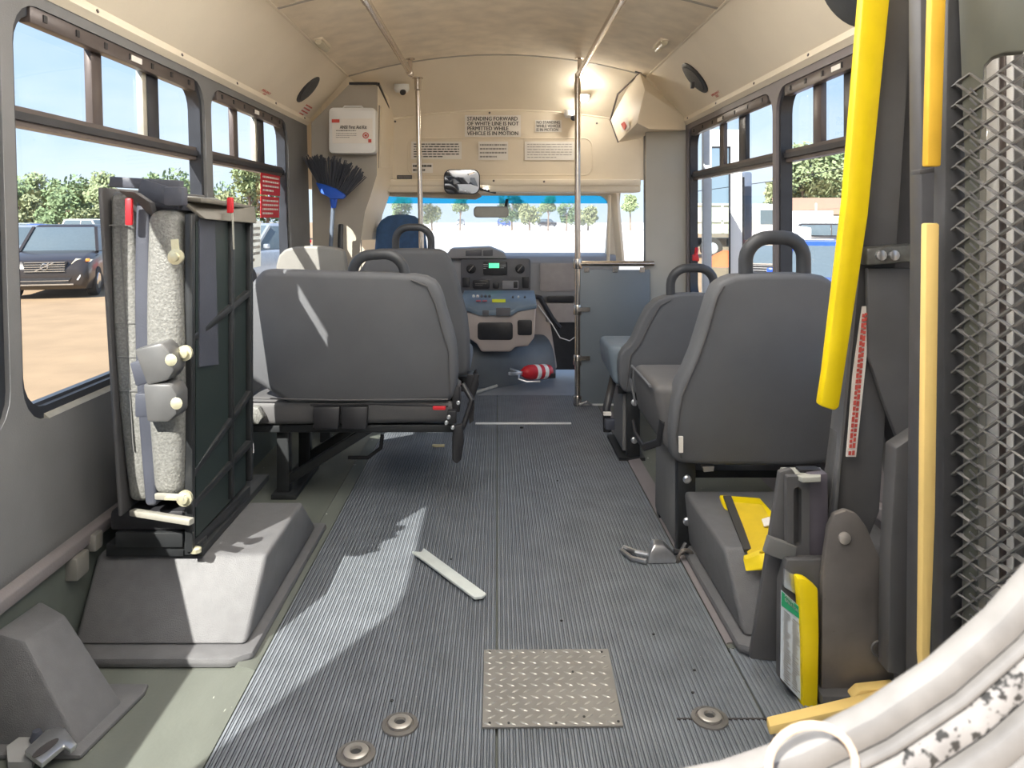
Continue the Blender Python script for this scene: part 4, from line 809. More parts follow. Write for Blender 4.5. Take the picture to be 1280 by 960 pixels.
for i, px in enumerate((592, 597, 602, 607, 612)): B().lathe([(.010, 0), (.008, .012)], at(px, 371, YC+.06), (0, -.5, 1), 8).build('toggle_switch', WHITE if i < 2 else DASHD, t)
for px in (641, 648, 656): B().lathe([(.008, 0), (.006, .012)], at(px, 372, YC+.06), (0, -.5, 1), 8).build('toggle_switch', WHITE if px == 648 else DASHD, t)
for px in (598, 606): B().box(at(px, 376, YC+.03), (.03, .02, .008)).build('red_button', mat('pink switch', (.5, .12, .16), .4), t)
# fire extinguisher on the cab floor
p0, p1 = onz(652, 470, .04), onz(690, 466, .04); p0 = at(652, 466, 4.99); p1 = at(688, 464, 5.12); ax = (p1-p0).normalized()
t = thing('fire_extinguisher', 'red fire extinguisher lying on the cab floor by the engine cover', 'fire extinguisher', (p0+p1)/2-Vector((0, 0, .05)))
b = B(); b.lathe([(.018, 0), (.040, .03), (.048, .06), (.048, .20), (.040, .23), (.02, .24)], p0, ax, 18); b.build('cylinder', RED, t, smooth=60)
for z0_, z1_ in ((.10, .13), (.16, .19)): B().lathe([(.0485, z0_), (.0495, z0_+.001), (.0495, z1_-.001), (.0485, z1_)], p0, ax, 18).build('label_band', WHITE, t)
b = B(); b.bar(p0+ax*.02, p0-ax*.10+Vector((0, -.01, .0)), .022, .022); b.bar(p0, p0-ax*.09+Vector((0, 0, .03)), .012, .02); b.build('valve_lever', SILVER, t, bevel=.003)
b = B(); b.tube([p0-ax*.02, p0+Vector((-.02, -.05, -.03)), p0+Vector((.03, -.06, -.045)), p0+Vector((.12, -.05, -.045))], .006, 6); b.build('hose', SILVER, t)
b = B(); b.box(p1+Vector((-.02, -.045, -.02)), (.10, .02, .03)); b.build('bracket', BLACKP, t)

# ================================================================== wheelchair lift
lf = thing('wheelchair_lift', 'folded grey wheelchair lift with mesh platform at the right edge', 'lift', (.9, 1.6, 0))
def slab(pts, Y, th, name, m, bev=.003, parent=None, skew=0):
    b = B(); b.prism([at(q[0], q[1], q[2] if len(q) > 2 else Y) for q in pts], (0, th, 0)); return b.build(name, m, parent or lf, bevel=bev)
slab([(1113, -60), (1146, -60), (1100, 640), (1080, 690), (1040, 690), (1035, 640), (1068, 380)], 1.86, .05, 'arm', LIFTG, .006)
slab([(1108, -60), (1113, -60), (1054, 560), (1045, 660), (1040, 660)], 1.845, .06, 'arm_edge', mat('worn steel edge', (.22, .22, .23), .35, metal=.4), .002)
slab([(1083, -60), (1116, -60), (1113, 0), (1086, 270), (1050, 510), (1044, 514), (1026, 508), (1032, 470), (1058, 250)], 1.80, .035, 'padded_handrail', YEL, .010)
slab([(1078, 383), (1086, 383), (1085, 430), (1070, 571), (1058, 571), (1066, 470)], 1.84, .004, 'warning_strip', PAPER, 0)
b = B(); rd = random.Random(9)
for L0 in (.33, .70):
    y = 575-6
    while y > 392:
        h = rd.uniform(3, 7); u = (571-y)/(571-383); xl = 1058+u*20; xr = 1070+u*16; xm = xl+(xr-xl)*L0; b.prism([at(xm-1.6, y, 1.836), at(xm+1.6, y, 1.836), at(xm+1.6+h*.1, y-h, 1.836), at(xm-1.6+h*.1, y-h, 1.836)], (0, .001, 0)); y -= h+2
        if y > 560: y = 560
b.build('strip_lettering', REDINK, lf, smooth=0)
slab([(1100, -60), (1160, -60), (1158, 300), (1150, 640), (1120, 640), (1098, 500), (1090, 420), (1085, 318), (1090, 240)], 1.78+.14, .04, 'inner_post', mat('dark lift post', (.075, .075, .082), .5, var=.1), .006)
slab([(1084, 310), (1148, 305), (1149, 327), (1084, 332)], 1.80, .05, 'cross_link', mat('oily cast link', (.13, .13, .12), .4, metal=.4, var=.3, vs=40), .006)
for px in (1100, 1116): B().lathe([(.012, 0), (.012, .01), (.007, .012)], at(px, 319, 1.80), (0, -1, 0), 10).build('link_bolt', SILVER, lf)
slab([(1085, 335), (1150, 335), (1150, 600), (1138, 590), (1104, 500), (1086, 445)], 1.83, .02, 'gusset', LIFTG, .004)
slab([(1146, 310), (1153, 310), (1153, 900), (1146, 900)], 1.70, .02, 'slide_rod', mat('scratched steel', (.30, .26, .23), .4, metal=.6, var=.3, vs=60), .002)
b = B()
for k in range(34): y = 330+k*16; b.prism([at(1148, y, 1.688), at(1154, y-7, 1.688), at(1154, y-1, 1.688), at(1148, y+6, 1.688)], (0, .008, 0))
b.build('chain', PANELG, lf)['kind'] = 'stuff'
slab([(1120, 560), (1150, 540), (1148, 845), (1110, 842), (1112, 700)], 1.72, .05, 'lower_post', LIFTG, .005)
slab([(1150, -60), (1203, -60), (1200, 300), (1190, 900), (1146, 900), (1152, 300)], 1.62, .05, 'outer_post', mat('dark lift post'  , (.08, .08, .08)), .006)
slab([(1166, -60), (1185, -60), (1177, 208), (1159, 208)], 1.40, .02, 'upper_edge_strip', ORY, .004)
slab([(1158, 279), (1175, 279), (1170, 640), (1163, 830), (1176, 900), (1158, 900), (1152, 820), (1154, 640)], 1.40, .02, 'lower_edge_strip', PALEY, .004)
slab([(1149, 212), (1186, 207), (1187, 212), (1150, 218)], 1.46, .03, 'strip_seam_bracket', LIFTG, .001)
slab([(1186, -60), (1212, -60), (1210, 215), (1203, 900), (1178, 900), (1180, 300)], 1.42, .04, 'platform_side_beam', mat('dark beam', (.06, .06, .064), .5, var=.15), .006)
# olive head plate with arch, above the mesh
MP = lambda px, py, d=0.0: at(px, py, 1.40-(px-1200)*.0022+d)
b = B(); q = [(1196, -60), (1400, -60), (1400, 62), (1280, 64), (1255, 66), (1240, 71), (1230, 82), (1224, 200), (1222, 960), (1203, 960), (1206, 200)]
b.prism([MP(x, y) for x, y in q], (.02, .03, 0)); b.build('platform_frame', LIFTO, lf, bevel=.003)
b = B(); b.bar(MP(1350, 60), MP(1345, 960), .03, .03); b.bar(MP(1222, 950), MP(1350, 950), .03, .03); b.build('frame_rail', LIFTG, lf)
# expanded metal
b = B(); cw, ch = 34.0, 25.5
for r in range(0, 74):
    for c_ in range(-1, 5):
        x0 = 1214+c_*cw; yy = 40+r*ch/1.0*.5; odd = r % 2; x0 += cw*.5*odd
        if yy < (92 if x0 < 1232 else 78): continue
        if x0 > 1345: continue
        pL, pT = MP(x0, yy), MP(x0+cw*.5, yy-ch*.5+1); pR = MP(x0+cw, yy); pm1 = pL.lerp(pT, .5)+Vector((0, -.004, 0)); pm2 = pT.lerp(pR, .5)
        b.bar(pL, pT, .0034, .0075, up=(0, 1, 0)); b.bar(pT, pR, .0034, .0075, up=(0, 1, 0))
o = b.build('expanded_mesh', mat('grey expanded metal', (.17, .165, .16), .45, metal=.3, var=.2, vs=40), lf, smooth=0); o['kind'] = 'stuff'
b = B()
for k in range(64):
    y = 110+k*12.9; b.bar(MP(1212, y, -.02), MP(1221, y+9, -.005), .003, .005)
o = b.build('cut_mesh_edge', LIFTG, lf, smooth=0); o['kind'] = 'stuff'
# base tower
slab([(975, 590), (990, 586), (1000, 600), (1000, 830), (938, 824), (958, 700)], 1.86, .02, 'tower_cheek', LIFTG, .004)
pp = [(976, 588), (1028, 585), (1027, 740), (1003, 726), (978, 704), (980, 640)]
b = B(); out = rrect(at(984, 0, 1.83).x, at(1012, 0, 1.83).x, at(0, 712, 1.83).z, at(0, 596, 1.83).z, .004, 6); inn = rrect(at(992, 0, 1.83).x, at(1002, 0, 1.83).x, at(0, 684, 1.83).z, at(0, 609, 1.83).z, .009, 6)
ring(b, out, inn, lambda p: Vector((p[0], 1.83, p[1])), lambda p: Vector((p[0], 1.85, p[1]))); b.build('slotted_plate', LIFTG, lf)
slab([(1012, 594), (1035, 592), (1036, 700), (1030, 740), (1008, 716)], 1.84, .05, 'tower_web', mat('purple grey steel', (.10, .09, .11), .5), .003)
b = B(); b.prism([at(975, 584, 1.98), at(1026, 584, 1.98), at(1026, 596, 1.80), at(1003, 597, 1.80)], (0, 0, -.012)); lab(b.build('tower_cap', mat('pale worn cap', (.42, .42, .37), .5), lf, bevel=.002), 'pale worn top plate')
B().box(at(1010, 586.5, 1.88), (.05, .03, .006)).build('cap_slot', BLACKP, lf)
slab([(962, 672), (996, 684), (994, 706), (956, 692)], 1.82, .02, 'cross_plate', mat('mid grey steel', (.16, .16, .155), .5), .002)
slab([(984, 700), (1036, 700), (1036, 905), (1022, 905), (975, 850), (976, 730)], 1.80, .03, 'control_box', LIFTG, .004)
slab([(996, 722), (1008, 724), (1024, 737), (1025, 800), (1023, 893), (1003, 893), (1002, 800), (999, 750)], 1.765, .03, 'padded_edge', YEL, .008)
pl = [(977, 738), (1001, 760), (1002, 877), (976, 848)]
slab(pl, 1.775, .004, 'instruction_placard', mat('pale blue white placard', (.62, .68, .74), .4), 0)
slab([(977.5, 739.5), (1000.8, 760.5), (1000.8, 775), (977, 757)], 1.772, .002, 'placard_header', GREEN, 0)
O_ = at(989, 753.5, 1.770); rt = (at(1000, 765, 1.770)-at(978, 745, 1.770)).normalized(); 
put_text('MANUAL\nOPERATION', O_, .044, .020, WHITE, lf, rt, ZU)
b = B(); rd = random.Random(5)
for k in range(30):
    y0 = 766+k*3.0
    for seg in range(2):
        xa = 979+seg*11+rd.uniform(0, 1.5); xb = xa+rd.uniform(4, 9)
        s_ = 1.0; ya = y0+(xa-977)*.92-6; yb_ = y0+(xb-977)*.92-6
        if xb > 1000: continue
        b.prism([at(xa, ya, 1.771), at(xb, yb_, 1.771), at(xb, yb_+1.1, 1.771), at(xa, ya+1.1, 1.771)], (0, .001, 0))
b.build('placard_print', GREYINK, lf, smooth=0)
slab([(981, 712), (998, 722), (996, 744), (980, 734)], 1.79, .01, 'catch_plate', SILVER, .002)
slab([(1036, 660), (1044, 643), (1058, 638), (1072, 643), (1084, 660), (1110, 720), (1120, 860), (1027, 895), (1028, 720)], 1.78, .02, 'hinge_plate', LIFTB, .004)
B().lathe([(.014, 0), (.014, .006), (.008, .009)], at(1055, 672, 1.78), (0, -1, 0), 14).build('pivot_bolt', mat('worn bolt', (.5, .46, .42), .4, metal=.5), lf)
b = B(); c0 = at(1099, 811, 1.765); b.tube([c0+Vector((.017*math.cos(a), 0, .017*math.sin(a))) for a in [k*PI/8 for k in range(16)]], .003, 6, closed=True); b.build('pull_ring', LIFTG, lf)
b = B(); b.tube([at(1083, 560, 1.9), at(1091, 590, 1.9)], .015, 8); b.build('red_grip', mat('dull red grip', (.25, .03, .03), .5), lf)
b = B(); b.prism([onz(958, 907, .03), onz(962, 920, .03), onz(1130, 880, .03), onz(1118, 868, .03)], (0, 0, .02)); b.prism([at(1066, 872, 1.74), at(1076, 863, 1.74), at(1122, 858, 1.74), at(1122, 880, 1.74), at(1066, 884, 1.74)], (0, .03, 0)); lab(b.build('floor_lip', PALEY, lf, bevel=.004), 'yellow lip at the foot of the lift')
b = B(); b.bb(.74, 1.12, 1.75, 1.95, 0, .03); b.build('base_plate', LIFTG, lf, bevel=.003)

# ================================================================== loose things on the floor
P0, P1 = onz(522, 690, .004), onz(600, 748, .004); d = (P1-P0).normalized(); nv = Vector((-d.y, d.x, 0))
b = B(); w_ = .023; b.prism([P0+nv*w_, P0+d*.022+nv*0, P0-nv*w_, P1-nv*w_*.9, P1+d*.010, P1+d*.006+nv*w_*.6, P1+nv*w_], (0, 0, .010)); o = b.build('plastic_strip', mat('translucent white plastic', (.62, .66, .64), .35, var=.06), bevel=.004); tag(o, 'white plastic strip lying diagonally on the ribbed aisle floor', 'strip')
p = thing('tread_plate', 'square diamond tread plate set in the ribbed floor', 'plate', (.117, 1.84, 0))
q = [onz(605, 812, .004), onz(760, 811, .004), onz(779, 907, .004), onz(603, 909, .004)]
b = B(); b.prism(q, (0, 0, -.004)); b.build('plate', PLATE, p, smooth=0)
b = B()
for r in range(13):
    for c_ in range(11):
        u = (c_+.5+(.25 if r % 2 else -.15))/11.3; v = (r+.5)/13
        pt = q[0].lerp(q[1], u).lerp(q[3].lerp(q[2], u), v); a = (.55 if r % 2 else -.55)+.05; dd = Vector((math.cos(a), math.sin(a), 0)); nn_ = Vector((-dd.y, dd.x, 0))
        R = []
        pts = [pt-dd*.0115, pt-dd*.004+nn_*.0028, pt+dd*.004+nn_*.0028, pt+dd*.0115, pt+dd*.004-nn_*.0028, pt-dd*.004-nn_*.0028]
        lo = b.vs([x for x in pts]); hi = b.vs([pt+(x-pt)*.55+Vector((0, 0, .0016)) for x in pts]); b.bm.faces.new(hi)
        for i in range(6): b.bm.faces.new((lo[i], lo[(i+1) % 6], hi[(i+1) % 6], hi[i]))
o = b.build('tread_lugs', LUG, p, smooth=0); o['kind'] = 'stuff'
for px, py in ((612, 815), (680, 815), (752, 815), (716, 840), (612, 904), (636, 904), (695, 904), (730, 896), (773, 902)): B().lathe([(.0032, 0), (.0032, .0015)], onz(px, py, .004), (0, 0, 1), 8).build('plate_screw', INK, p)
for px, py, lb in ((445, 943, 'round floor anchor nearest the bottom left of the aisle'), (500, 906, 'round floor anchor just beyond the nearest left one'), (887, 898, 'round floor anchor on the right of the aisle')):
    c0 = onz(px, py, .0); t = thing('floor_anchor', lb, 'floor anchor', c0, 'wheelchair tie-down anchors')
    B().lathe([(.041, 0), (.040, .003), (.031, .004), (.030, .0025)], c0, (0, 0, 1), 28).build('base_ring', mat('grey anchor ring', (.20, .19, .18), .35, metal=.5), t)
    B().lathe([(.026, .002), (.026, .008), (.022, .010), (.013, .010), (.011, .004)], c0, (0, 0, 1), 28).build('raised_ring', mat('worn anchor ring', (.38, .36, .33), .35, metal=.5), t)
    B().lathe([(.011, .0042), (.011, .005)], c0, (0, 0, 1), 16).build('centre_hole', INK, t)
# scattered dark screws and crumbs
for k, (px, py, sz) in enumerate(((652, 535, 8), (697, 601, 4), (564, 699, 3), (702, 776, 3), (490, 876, 3), (868, 838, 3), (817, 793, 3), (866, 866, 3))):
    c0 = onz(px, py, 0.0); r_ = .004 if sz < 8 else .010
    o = B().lathe([(r_, 0), (r_*.9, r_*.5), (r_*.3, r_*.7)], c0, (0, 0, 1), 7).build('crumb', INK, org=c0, smooth=0); tag(o, 'largest dark crumb on the far aisle floor' if sz == 8 else 'tiny dark crumb on the ribbed floor', 'crumb', None if sz == 8 else 'dark crumbs on the aisle floor')
o = B().box(onz(548, 557, .004), (.06, .02, .008)).build('paper_scrap', mat('yellowed scrap', (.55, .5, .32), .8)); tag(o, 'small yellowed scrap on the sunlit floor under the first bench', 'scrap')
# silver buckle with hook ring on the floor
c0 = onz(820, 700, 0); t = thing('tie_down_buckle', 'silver tie-down buckle and hook on the floor beside the near single seat', 'buckle', c0)
b = B(); a = onz(812, 702, .0); e_ = onz(840, 700, 0)
b.prism([a+Vector((-.01, -.02, .0)), a+Vector((.0, -.015, .035)), a+Vector((.015, 0, .055)), a+Vector((.05, 0, .052)), a+Vector((.085, -.01, .02)), a+Vector((.085, -.015, .0))], (0, .05, 0)); b.build('buckle_body', SILVER, t, bevel=.006)
b = B(); b.tube([onz(810, 693, .015), onz(795, 690, .02), onz(780, 684, .012), onz(777, 688, .010), onz(790, 698, .01), onz(808, 702, .012)], .008, 8, closed=False); b.build('loop', SILVER, t)
b = B(); b.tube([onz(842, 690, .03), onz(852, 690, .03), onz(858, 680, .05)], .010, 8); b.build('webbing', BLACKP, t)
c1 = at(857, 700, 2.50); b = B(); b.tube([c1+Vector((.026*math.cos(x), .0, .032*math.sin(x))) for x in [k*PI/8 for k in range(16)]], .007, 8, closed=True); b.build('hook_ring', mat('tarnished ring', (.22, .20, .18), .35, metal=.7), t)
# buckle lower left
c0 = onz(55, 935, .0); t = thing('seat_belt_buckle', 'silver oval-holed buckle at the lower left corner', 'buckle', c0)
A = [onz(30, 945, .03), onz(58, 918, .03), onz(80, 914, .03), onz(97, 936, .03), onz(88, 944, .03), onz(80, 938, .03), onz(52, 962, .03)]
b = B(); b.prism(A, (0, 0, .012)); b.build('buckle_plate', SILVER, t, bevel=.004)
b = B(); cc = onz(57, 935, .043); ux = (onz(70, 926, .043)-onz(45, 945, .043)).normalized(); uy = Vector((-ux.y, ux.x, 0)); b.prism([cc+ux*.030*math.cos(x)+uy*.011*math.sin(x) for x in [k*PI/8 for k in range(16)]], (0, 0, .001)); b.build('buckle_slot', GASKD, t)
b = B(); b.lathe([(.012, 0), (.014, .01), (.008, .025)], onz(46, 928, .02), (0, 0, 1), 10); b.build('rivet', NAVY, t)
b = B(); b.prism([onz(8, 945, .005), onz(28, 930, .005), onz(50, 935, .005), onz(40, 965, .005), onz(10, 965, .005)], (0, 0, .02)); b.build('webbing', mat('grey webbing', (.25, .25, .25), .8), t)
# yellow pouch on the right wheel cover
t = thing('yellow_pouch', 'folded yellow vinyl pouch with black strap on the right wheel cover', 'pouch', onz(935, 665, .21))
tp = [onz(899, 618, .225), onz(950, 622, .235), onz(975, 650, .235), onz(975, 700, .23), onz(955, 715, .16), onz(930, 710, .16)]
b = B(); b.prism(tp, (0, 0, -.014)); b.build('pouch_body', YEL, t, bevel=.005)
b = B(); b.prism([onz(912, 629, .231), onz(952, 632, .239), onz(966, 655, .239), onz(966, 688, .236), onz(935, 694, .20)], (0, 0, .004)); b.build('inner_panel', mat('duller yellow vinyl', (.66, .46, .02), .55), t)
b = B(); b.prism([onz(904, 622, .238), onz(914, 622, .240), onz(940, 688, .208), onz(930, 690, .204)], (0, 0, .006)); b.build('black_strap', mat('black webbing', (.04, .038, .035), .8), t)
b = B(); b.prism([onz(929, 700, .195), onz(962, 688, .225), onz(966, 712, .20), onz(932, 714, .165)], (0, 0, .012)); b.build('folded_corner', YEL, t, bevel=.004)
b = B(); b.prism([onz(952, 650, .245), onz(962, 647, .245), onz(964, 657, .245), onz(955, 659, .245)], (0, 0, .003)); b.build('paper_tag', PAPER, t)
# pull ring on the rear window gasket
b = B(); c0 = at(1010, 948, .296); b.tube([c0+Vector((.0165*math.cos(x), -.004, .0155*math.sin(x))) for x in [PI*(-.02+1.04*k/14) for k in range(15)]], .0015, 8); o = b.build('gasket_loop', mat('tan plastic loop', (.72, .55, .42), .4)); tag(o, 'tan loop standing up from the rear window gasket', 'loop')

# ================================================================== stickers on the left window
def wall_at(px, py, d=.04):
    Xw = -1.13-d; Y = Xw*F/(px-622); return Vector((Xw, Y, CZ-(py-272)/F*Y))
def wcard(px0, px1, py0, py1, name, lb, m, rows, ink, seed, body=None):
    a = wall_at(px0, (py0+py1)/2); c = wall_at(px1, (py0+py1)/2); z1 = wall_at(px0, py0).z; ht = (py1-py0)/F*(a.y+c.y)/2
    p = (a+c)/2; o = card(name, p, YF, ZU, c.y-a.y, ht, m); tag(o, lb, 'sticker')
    if body: put_text(body, p+Vector((.0005, 0, 0)), c.y-a.y, ht, ink, o, YF, ZU, .86)
    else: lines(p+Vector((.001, 0, 0)), YF, ZU, (c.y-a.y)*.85, ht*.8, rows, ink, o, .45, seed)
    return o
wcard(326, 350, 217, 244, 'window_sticker', 'upper red sticker with white print on the left window', RED, 4, PAPER, 21)
wcard(326, 349, 246, 272, 'window_sticker', 'lower red and white lettered sticker on the left window', RED, 4, PAPER, 22)
wcard(304, 326, 276, 335, 'window_notice', 'pale translucent notice low on the left window', glass_mat('pale film', (.9, .9, .88), .05, .45, (.8, .8, .74)), 6, GREYINK, 23)

# ================================================================== OUTSIDE
GZ = -.78
b = B(); b.bb(-220, 220, -60, 300, GZ-.3, GZ); gnd = struct(b.build('ground', DIRT, org=(0, 0, GZ), smooth=0), 'orange dirt lot outside the bus')
b = B(); b.prism([(-1.8, 8.5, GZ), (2.6, 8.5, GZ), (62, 290, GZ), (-58, 290, GZ)], (0, 0, .02)); o = b.build('glare_ground', LOT, smooth=0); struct(o, 'near-white ground standing in for glare ahead of the windshield')  # wedge of near-white ground painted in for the glare through the windshield
def car(name, label, loc, rz, paint, L=4.6, W=1.86, H=1.65, hood=.62, group=None, truck=False):
    """front of the car looks along local -Y"""
    t = bpy.data.objects.new(name, None); C.objects.link(t); t.location = loc; t.rotation_euler = (0, 0, rz); ORG[t.name] = Vector((0, 0, 0)); tag(t, label, 'car', group)
    hw = W/2; y0 = -L/2; hh = H*.60
    def sec(y, zb, zt, k=1.0): w = hw*k; return [(-w*.93, y, zb), (w*.93, y, zb), (w, y, zb+(zt-zb)*.35), (w*.97, y, zt-.10), (w*.82, y, zt), (-w*.82, y, zt), (-w*.97, y, zt-.10), (-w, y, zb+(zt-zb)*.35)]
    b = B(); b.loft([sec(y0, .32, .70, .86), sec(y0+.12, .22, .90, .95), sec(y0+.5, .20, hh, 1), sec(y0+L*.27, .20, hh+.06, 1), sec(y0+L*.6, .20, hh+.06, 1), sec(y0+L*.93, .24, hh+.04, .98), sec(y0+L, .34, hh-.1, .90)]); b.build('body', paint, t, bevel=.03, smooth=50)
    ya, yb_ = y0+L*.26, y0+L*(.97 if not truck else .62)
    def gs(z, ins, fa, fb): w = hw*.90-ins; return [(-w, ya+fa, z), (w, ya+fa, z), (w, yb_-fb, z), (-w, yb_-fb, z)]
    b = B(); b.loft([gs(hh+.02, .0, 0, 0), gs(H-.06, .16, L*.13, L*.06)]); b.build('window_glass', CARGL, t, bevel=.03)
    b = B(); b.loft([gs(H-.08, .145, L*.13, L*.06), gs(H, .22, L*.16, L*.09)]); b.build('roof', paint, t, bevel=.02)
    b = B()
    for s in (-1, 1): b.bar((s*hw*.90, ya, hh+.02), (s*(hw*.90-.155), ya+L*.13, H-.07), .07, .07); b.bar((s*(hw*.9), ya+L*.32, hh+.02), (s*(hw*.9-.15), ya+L*.32, H-.07), .07, .05); b.bar((s*(hw*.9), yb_-.06, hh), (s*(hw*.9-.15), yb_-L*.07, H-.07), .09, .06)
    b.build('pillars', paint, t)
    for s in (-1, 1):
        for y in (y0+L*.19, y0+L*.81):
            wh = B(); wh.lathe([(.20, -.11), (.34, -.11), (.36, -.06), (.36, .06), (.34, .11), (.20, .11)], (s*(hw-.10), y, .36), (1, 0, 0), 20); k = wh.build('wheel', TYRE, t)
            r_ = B(); r_.lathe([(.21, 0), (.19, s*.02), (.05, s*.03)], (s*(hw+.0), y, .36), (1, 0, 0), 14); r_.build('rim', CHROME, k)
        hl = B(); hl.prism([(s*.52, y0+.06, .80), (s*.90, y0+.20, .84), (s*.93, y0+.40, .90), (s*.62, y0+.10, .94)], (0, .06, 0)); hl.build('headlamp', HLAMP, t, bevel=.01)
        am = B(); am.box((s*.86, y0+.17, .90), (.09, .04, .07)); am.build('turn_lamp', AMBER, t, bevel=.01)
        mi = B(); mi.box((s*(hw+.08), ya+.25, hh+.12), (.16, .10, .12)); mi.build('side_mirror', paint, t, bevel=.03)
        fo = B(); fo.bar((s*.68, y0-.01, .44), (s*.74, y0+.02, .56), .03, .04); fo.build('running_lamp', WHITE, t)
    b = B(); b.prism([(-.46, y0-.01, .88), (.46, y0-.01, .88), (.40, y0-.01, .62), (-.40, y0-.01, .62)], (0, .08, 0)); k = b.build('grille', BLACKP, t)
    b = B()
    for i in range(5): b.bb(-.42, .42, y0-.035, y0-.01, .645+i*.052, .660+i*.052)
    b.build('grille_bars', CHROME, k)
    if name == 'suv':
        b = B(); b.tube([(.07*math.cos(a), y0-.05, .755+.07*math.sin(a)) for a in [i*PI/8 for i in range(16)]], .012, 6, closed=True); b.bar((-.2, y0-.045, .66), (.2, y0-.045, .86), .02, .02); b.bar((.05, y0-.05, .81), (.10, y0-.05, .86), .02, .02); b.build('round_emblem', CHROME, k)
    b = B(); b.prism([(-.55, y0-.02, .50), (.55, y0-.02, .50), (.48, y0-.02, .38), (-.48, y0-.02, .38)], (0, .08, 0)); b.build('lower_grille', BLACKP, t)
    b = B(); b.bb(-.60, .60, y0-.03, y0+.02, .33, .36); b.bb(-.5, .5, y0-.035, y0+.0, .425, .44); b.build('bumper_trim', CHROME, t)
    return t
def gat(px, Y): return Vector(((px-622)/F*Y, Y, GZ))
car('suv', 'dark suv with chrome grille parked facing the left window', gat(88, 20), .28, CARD, 4.6, 1.9, 1.72)
car('parked_car', 'dark blue grey car left of the dark suv', gat(20, 25), .45, CARS)
car('parked_car', 'white roofed car in the row behind the dark suv', gat(44, 33), .4, CARW, 4.6, 1.85, 1.5)
car('parked_car', 'blue sedan far behind the suv on the left', gat(72, 46), 1.2, CARB, 4.6, 1.85, 1.5)
car('parked_car', 'silver car in the back row on the left', gat(40, 58), 1.3, CARS, 4.6, 1.85, 1.5)
car('parked_car', 'white van-like car in the back row on the left', gat(118, 54), 1.2, CARW, 5.0, 1.9, 1.8)
car('pickup_truck', 'grey pickup seen through the stickered left window', gat(331, 21), -.5, CARS, 5.0, 1.9, 1.75, truck=True)
car('parked_car', 'red parked car low in the stickered left window', gat(354, 31), .3, RED, 4.4, 1.8, 1.4)
car('parked_car', 'bright blue car seen beyond the near single seat on the right', gat(1042, 13), -.35, CARB, 4.4, 1.8, 1.5)
car('parked_car', 'tan sedan in front of the bright blue car', gat(984, 18.5), -.5, mat('tan car paint', (.42, .33, .25), .3, coat=.4), 4.3, 1.75, 1.3)
car('parked_car', 'dark car by the fence on the right', gat(1046, 40), 1.3, CARD, 4.6, 1.85, 1.6)
for i, (px, Y) in enumerate(((576, 190), (630, 170), (684, 165), (722, 200))):
    car('parked_car', ('tiny silver car behind the left part of the windshield', 'tiny blue car ahead below the small windshield mirror', 'tiny dark car ahead left of the right pole', 'tiny silver car ahead right of the right pole')[i], gat(px, Y), .3*i, (CARS, CARB, CARD, CARS)[i], 4.6, 1.85, 1.6, group='distant cars ahead')
# dump truck
t = bpy.data.objects.new('dump_truck', None); C.objects.link(t); t.location = gat(918, 36); t.rotation_euler = (0, 0, -.12); ORG[t.name] = Vector((0, 0, 0)); tag(t, 'white dump truck with a beige bed seen through the far right window', 'truck')
b = B(); b.prism([(-3.0, -1.1, 1.15), (.1, -1.1, 1.15), (.4, -1.1, 2.5), (-3.2, -1.1, 2.5)], (0, 2.2, 0)); k = b.build('dump_bed', BEDC, t, bevel=.04)
for i in range(5): B().bar((-2.9+i*.72, -1.14, 1.2), (-2.9+i*.72, -1.14, 2.45), .10, .10).build('bed_rib', BEDC, k)
for z in (1.75, 2.5): B().bar((-3.1, -1.14, z), (.3, -1.14, z), .1, .1).build('bed_rail', BEDC, k)
b = B(); b.prism([(.7, -1.0, .7), (3.2, -1.0, .7), (3.2, -1.0, 1.45), (2.1, -1.0, 1.6), (1.8, -1.0, 2.5), (.7, -1.0, 2.55)], (0, 2.0, 0)); b.build('cab', CARW, t, bevel=.06)
b = B(); b.prism([(.95, -1.03, 1.6), (1.75, -1.03, 1.6), (1.6, -1.03, 2.25), (.95, -1.03, 2.25)], (0, .05, 0)); b.build('cab_window', CARGL, t)
b = B(); b.bb(-3.0, 3.0, -.5, .5, .55, .95); b.build('chassis', BLACKM, t)
for x in (-2.4, -1.2, 2.4):
    wh = B(); wh.lathe([(.25, -.2), (.48, -.2), (.5, -.1), (.5, .15), (.25, .2)], (x, -.95, .5), (0, 1, 0), 20); k = wh.build('wheel', TYRE, t); wh = B(); wh.lathe([(.27, 0), (.2, -.06), (.08, -.08)], (x, -1.16, .5), (0, 1, 0), 14); wh.build('rim', CARW, k)
b = B(); b.tube([(.5, -.8, .9), (.5, -.8, 3.0)], .08, 8); b.build('exhaust_stack', CHROME, t)
# folded-out entrance door leaf
t = thing('entrance_door', 'open entrance door leaf with pale frame outside the far right window', 'door', (1.38, 4.85, -.35))
yd = 4.9; xa, xb, xc, xd = at(879, 0, yd).x, at(890, 0, yd).x, at(913, 0, yd).x, at(928, 0, yd).x; zt = at(0, 162, yd).z; zm = at(0, 183, yd).z
b = B(); b.bb(xa, xb, yd, yd+.04, -.35, zt); b.build('door_stile', mat('pale blue grey metal', (.50, .53, .55), .4), t, bevel=.004)
b = B(); b.bb(xc, xd, yd, yd+.04, -.35, zt); b.build('door_stile', WPAINT, t, bevel=.004)
b = B(); b.bb(xb, xc, yd, yd+.04, zm, zt); b.build('door_top', WPAINT, t)
b = B(); b.bb(xb, xc, yd-.004, yd, zm-.012, zm); b.bb(xc-.012, xc, yd-.004, yd, -.2, zm); b.build('gasket', FRAME, t)
p = B(); p.face([(xb, yd+.02, -.2), (xc, yd+.02, -.2), (xc, yd+.02, zm), (xb, yd+.02, zm)]); p.build('pane', TEAL, t, smooth=0)
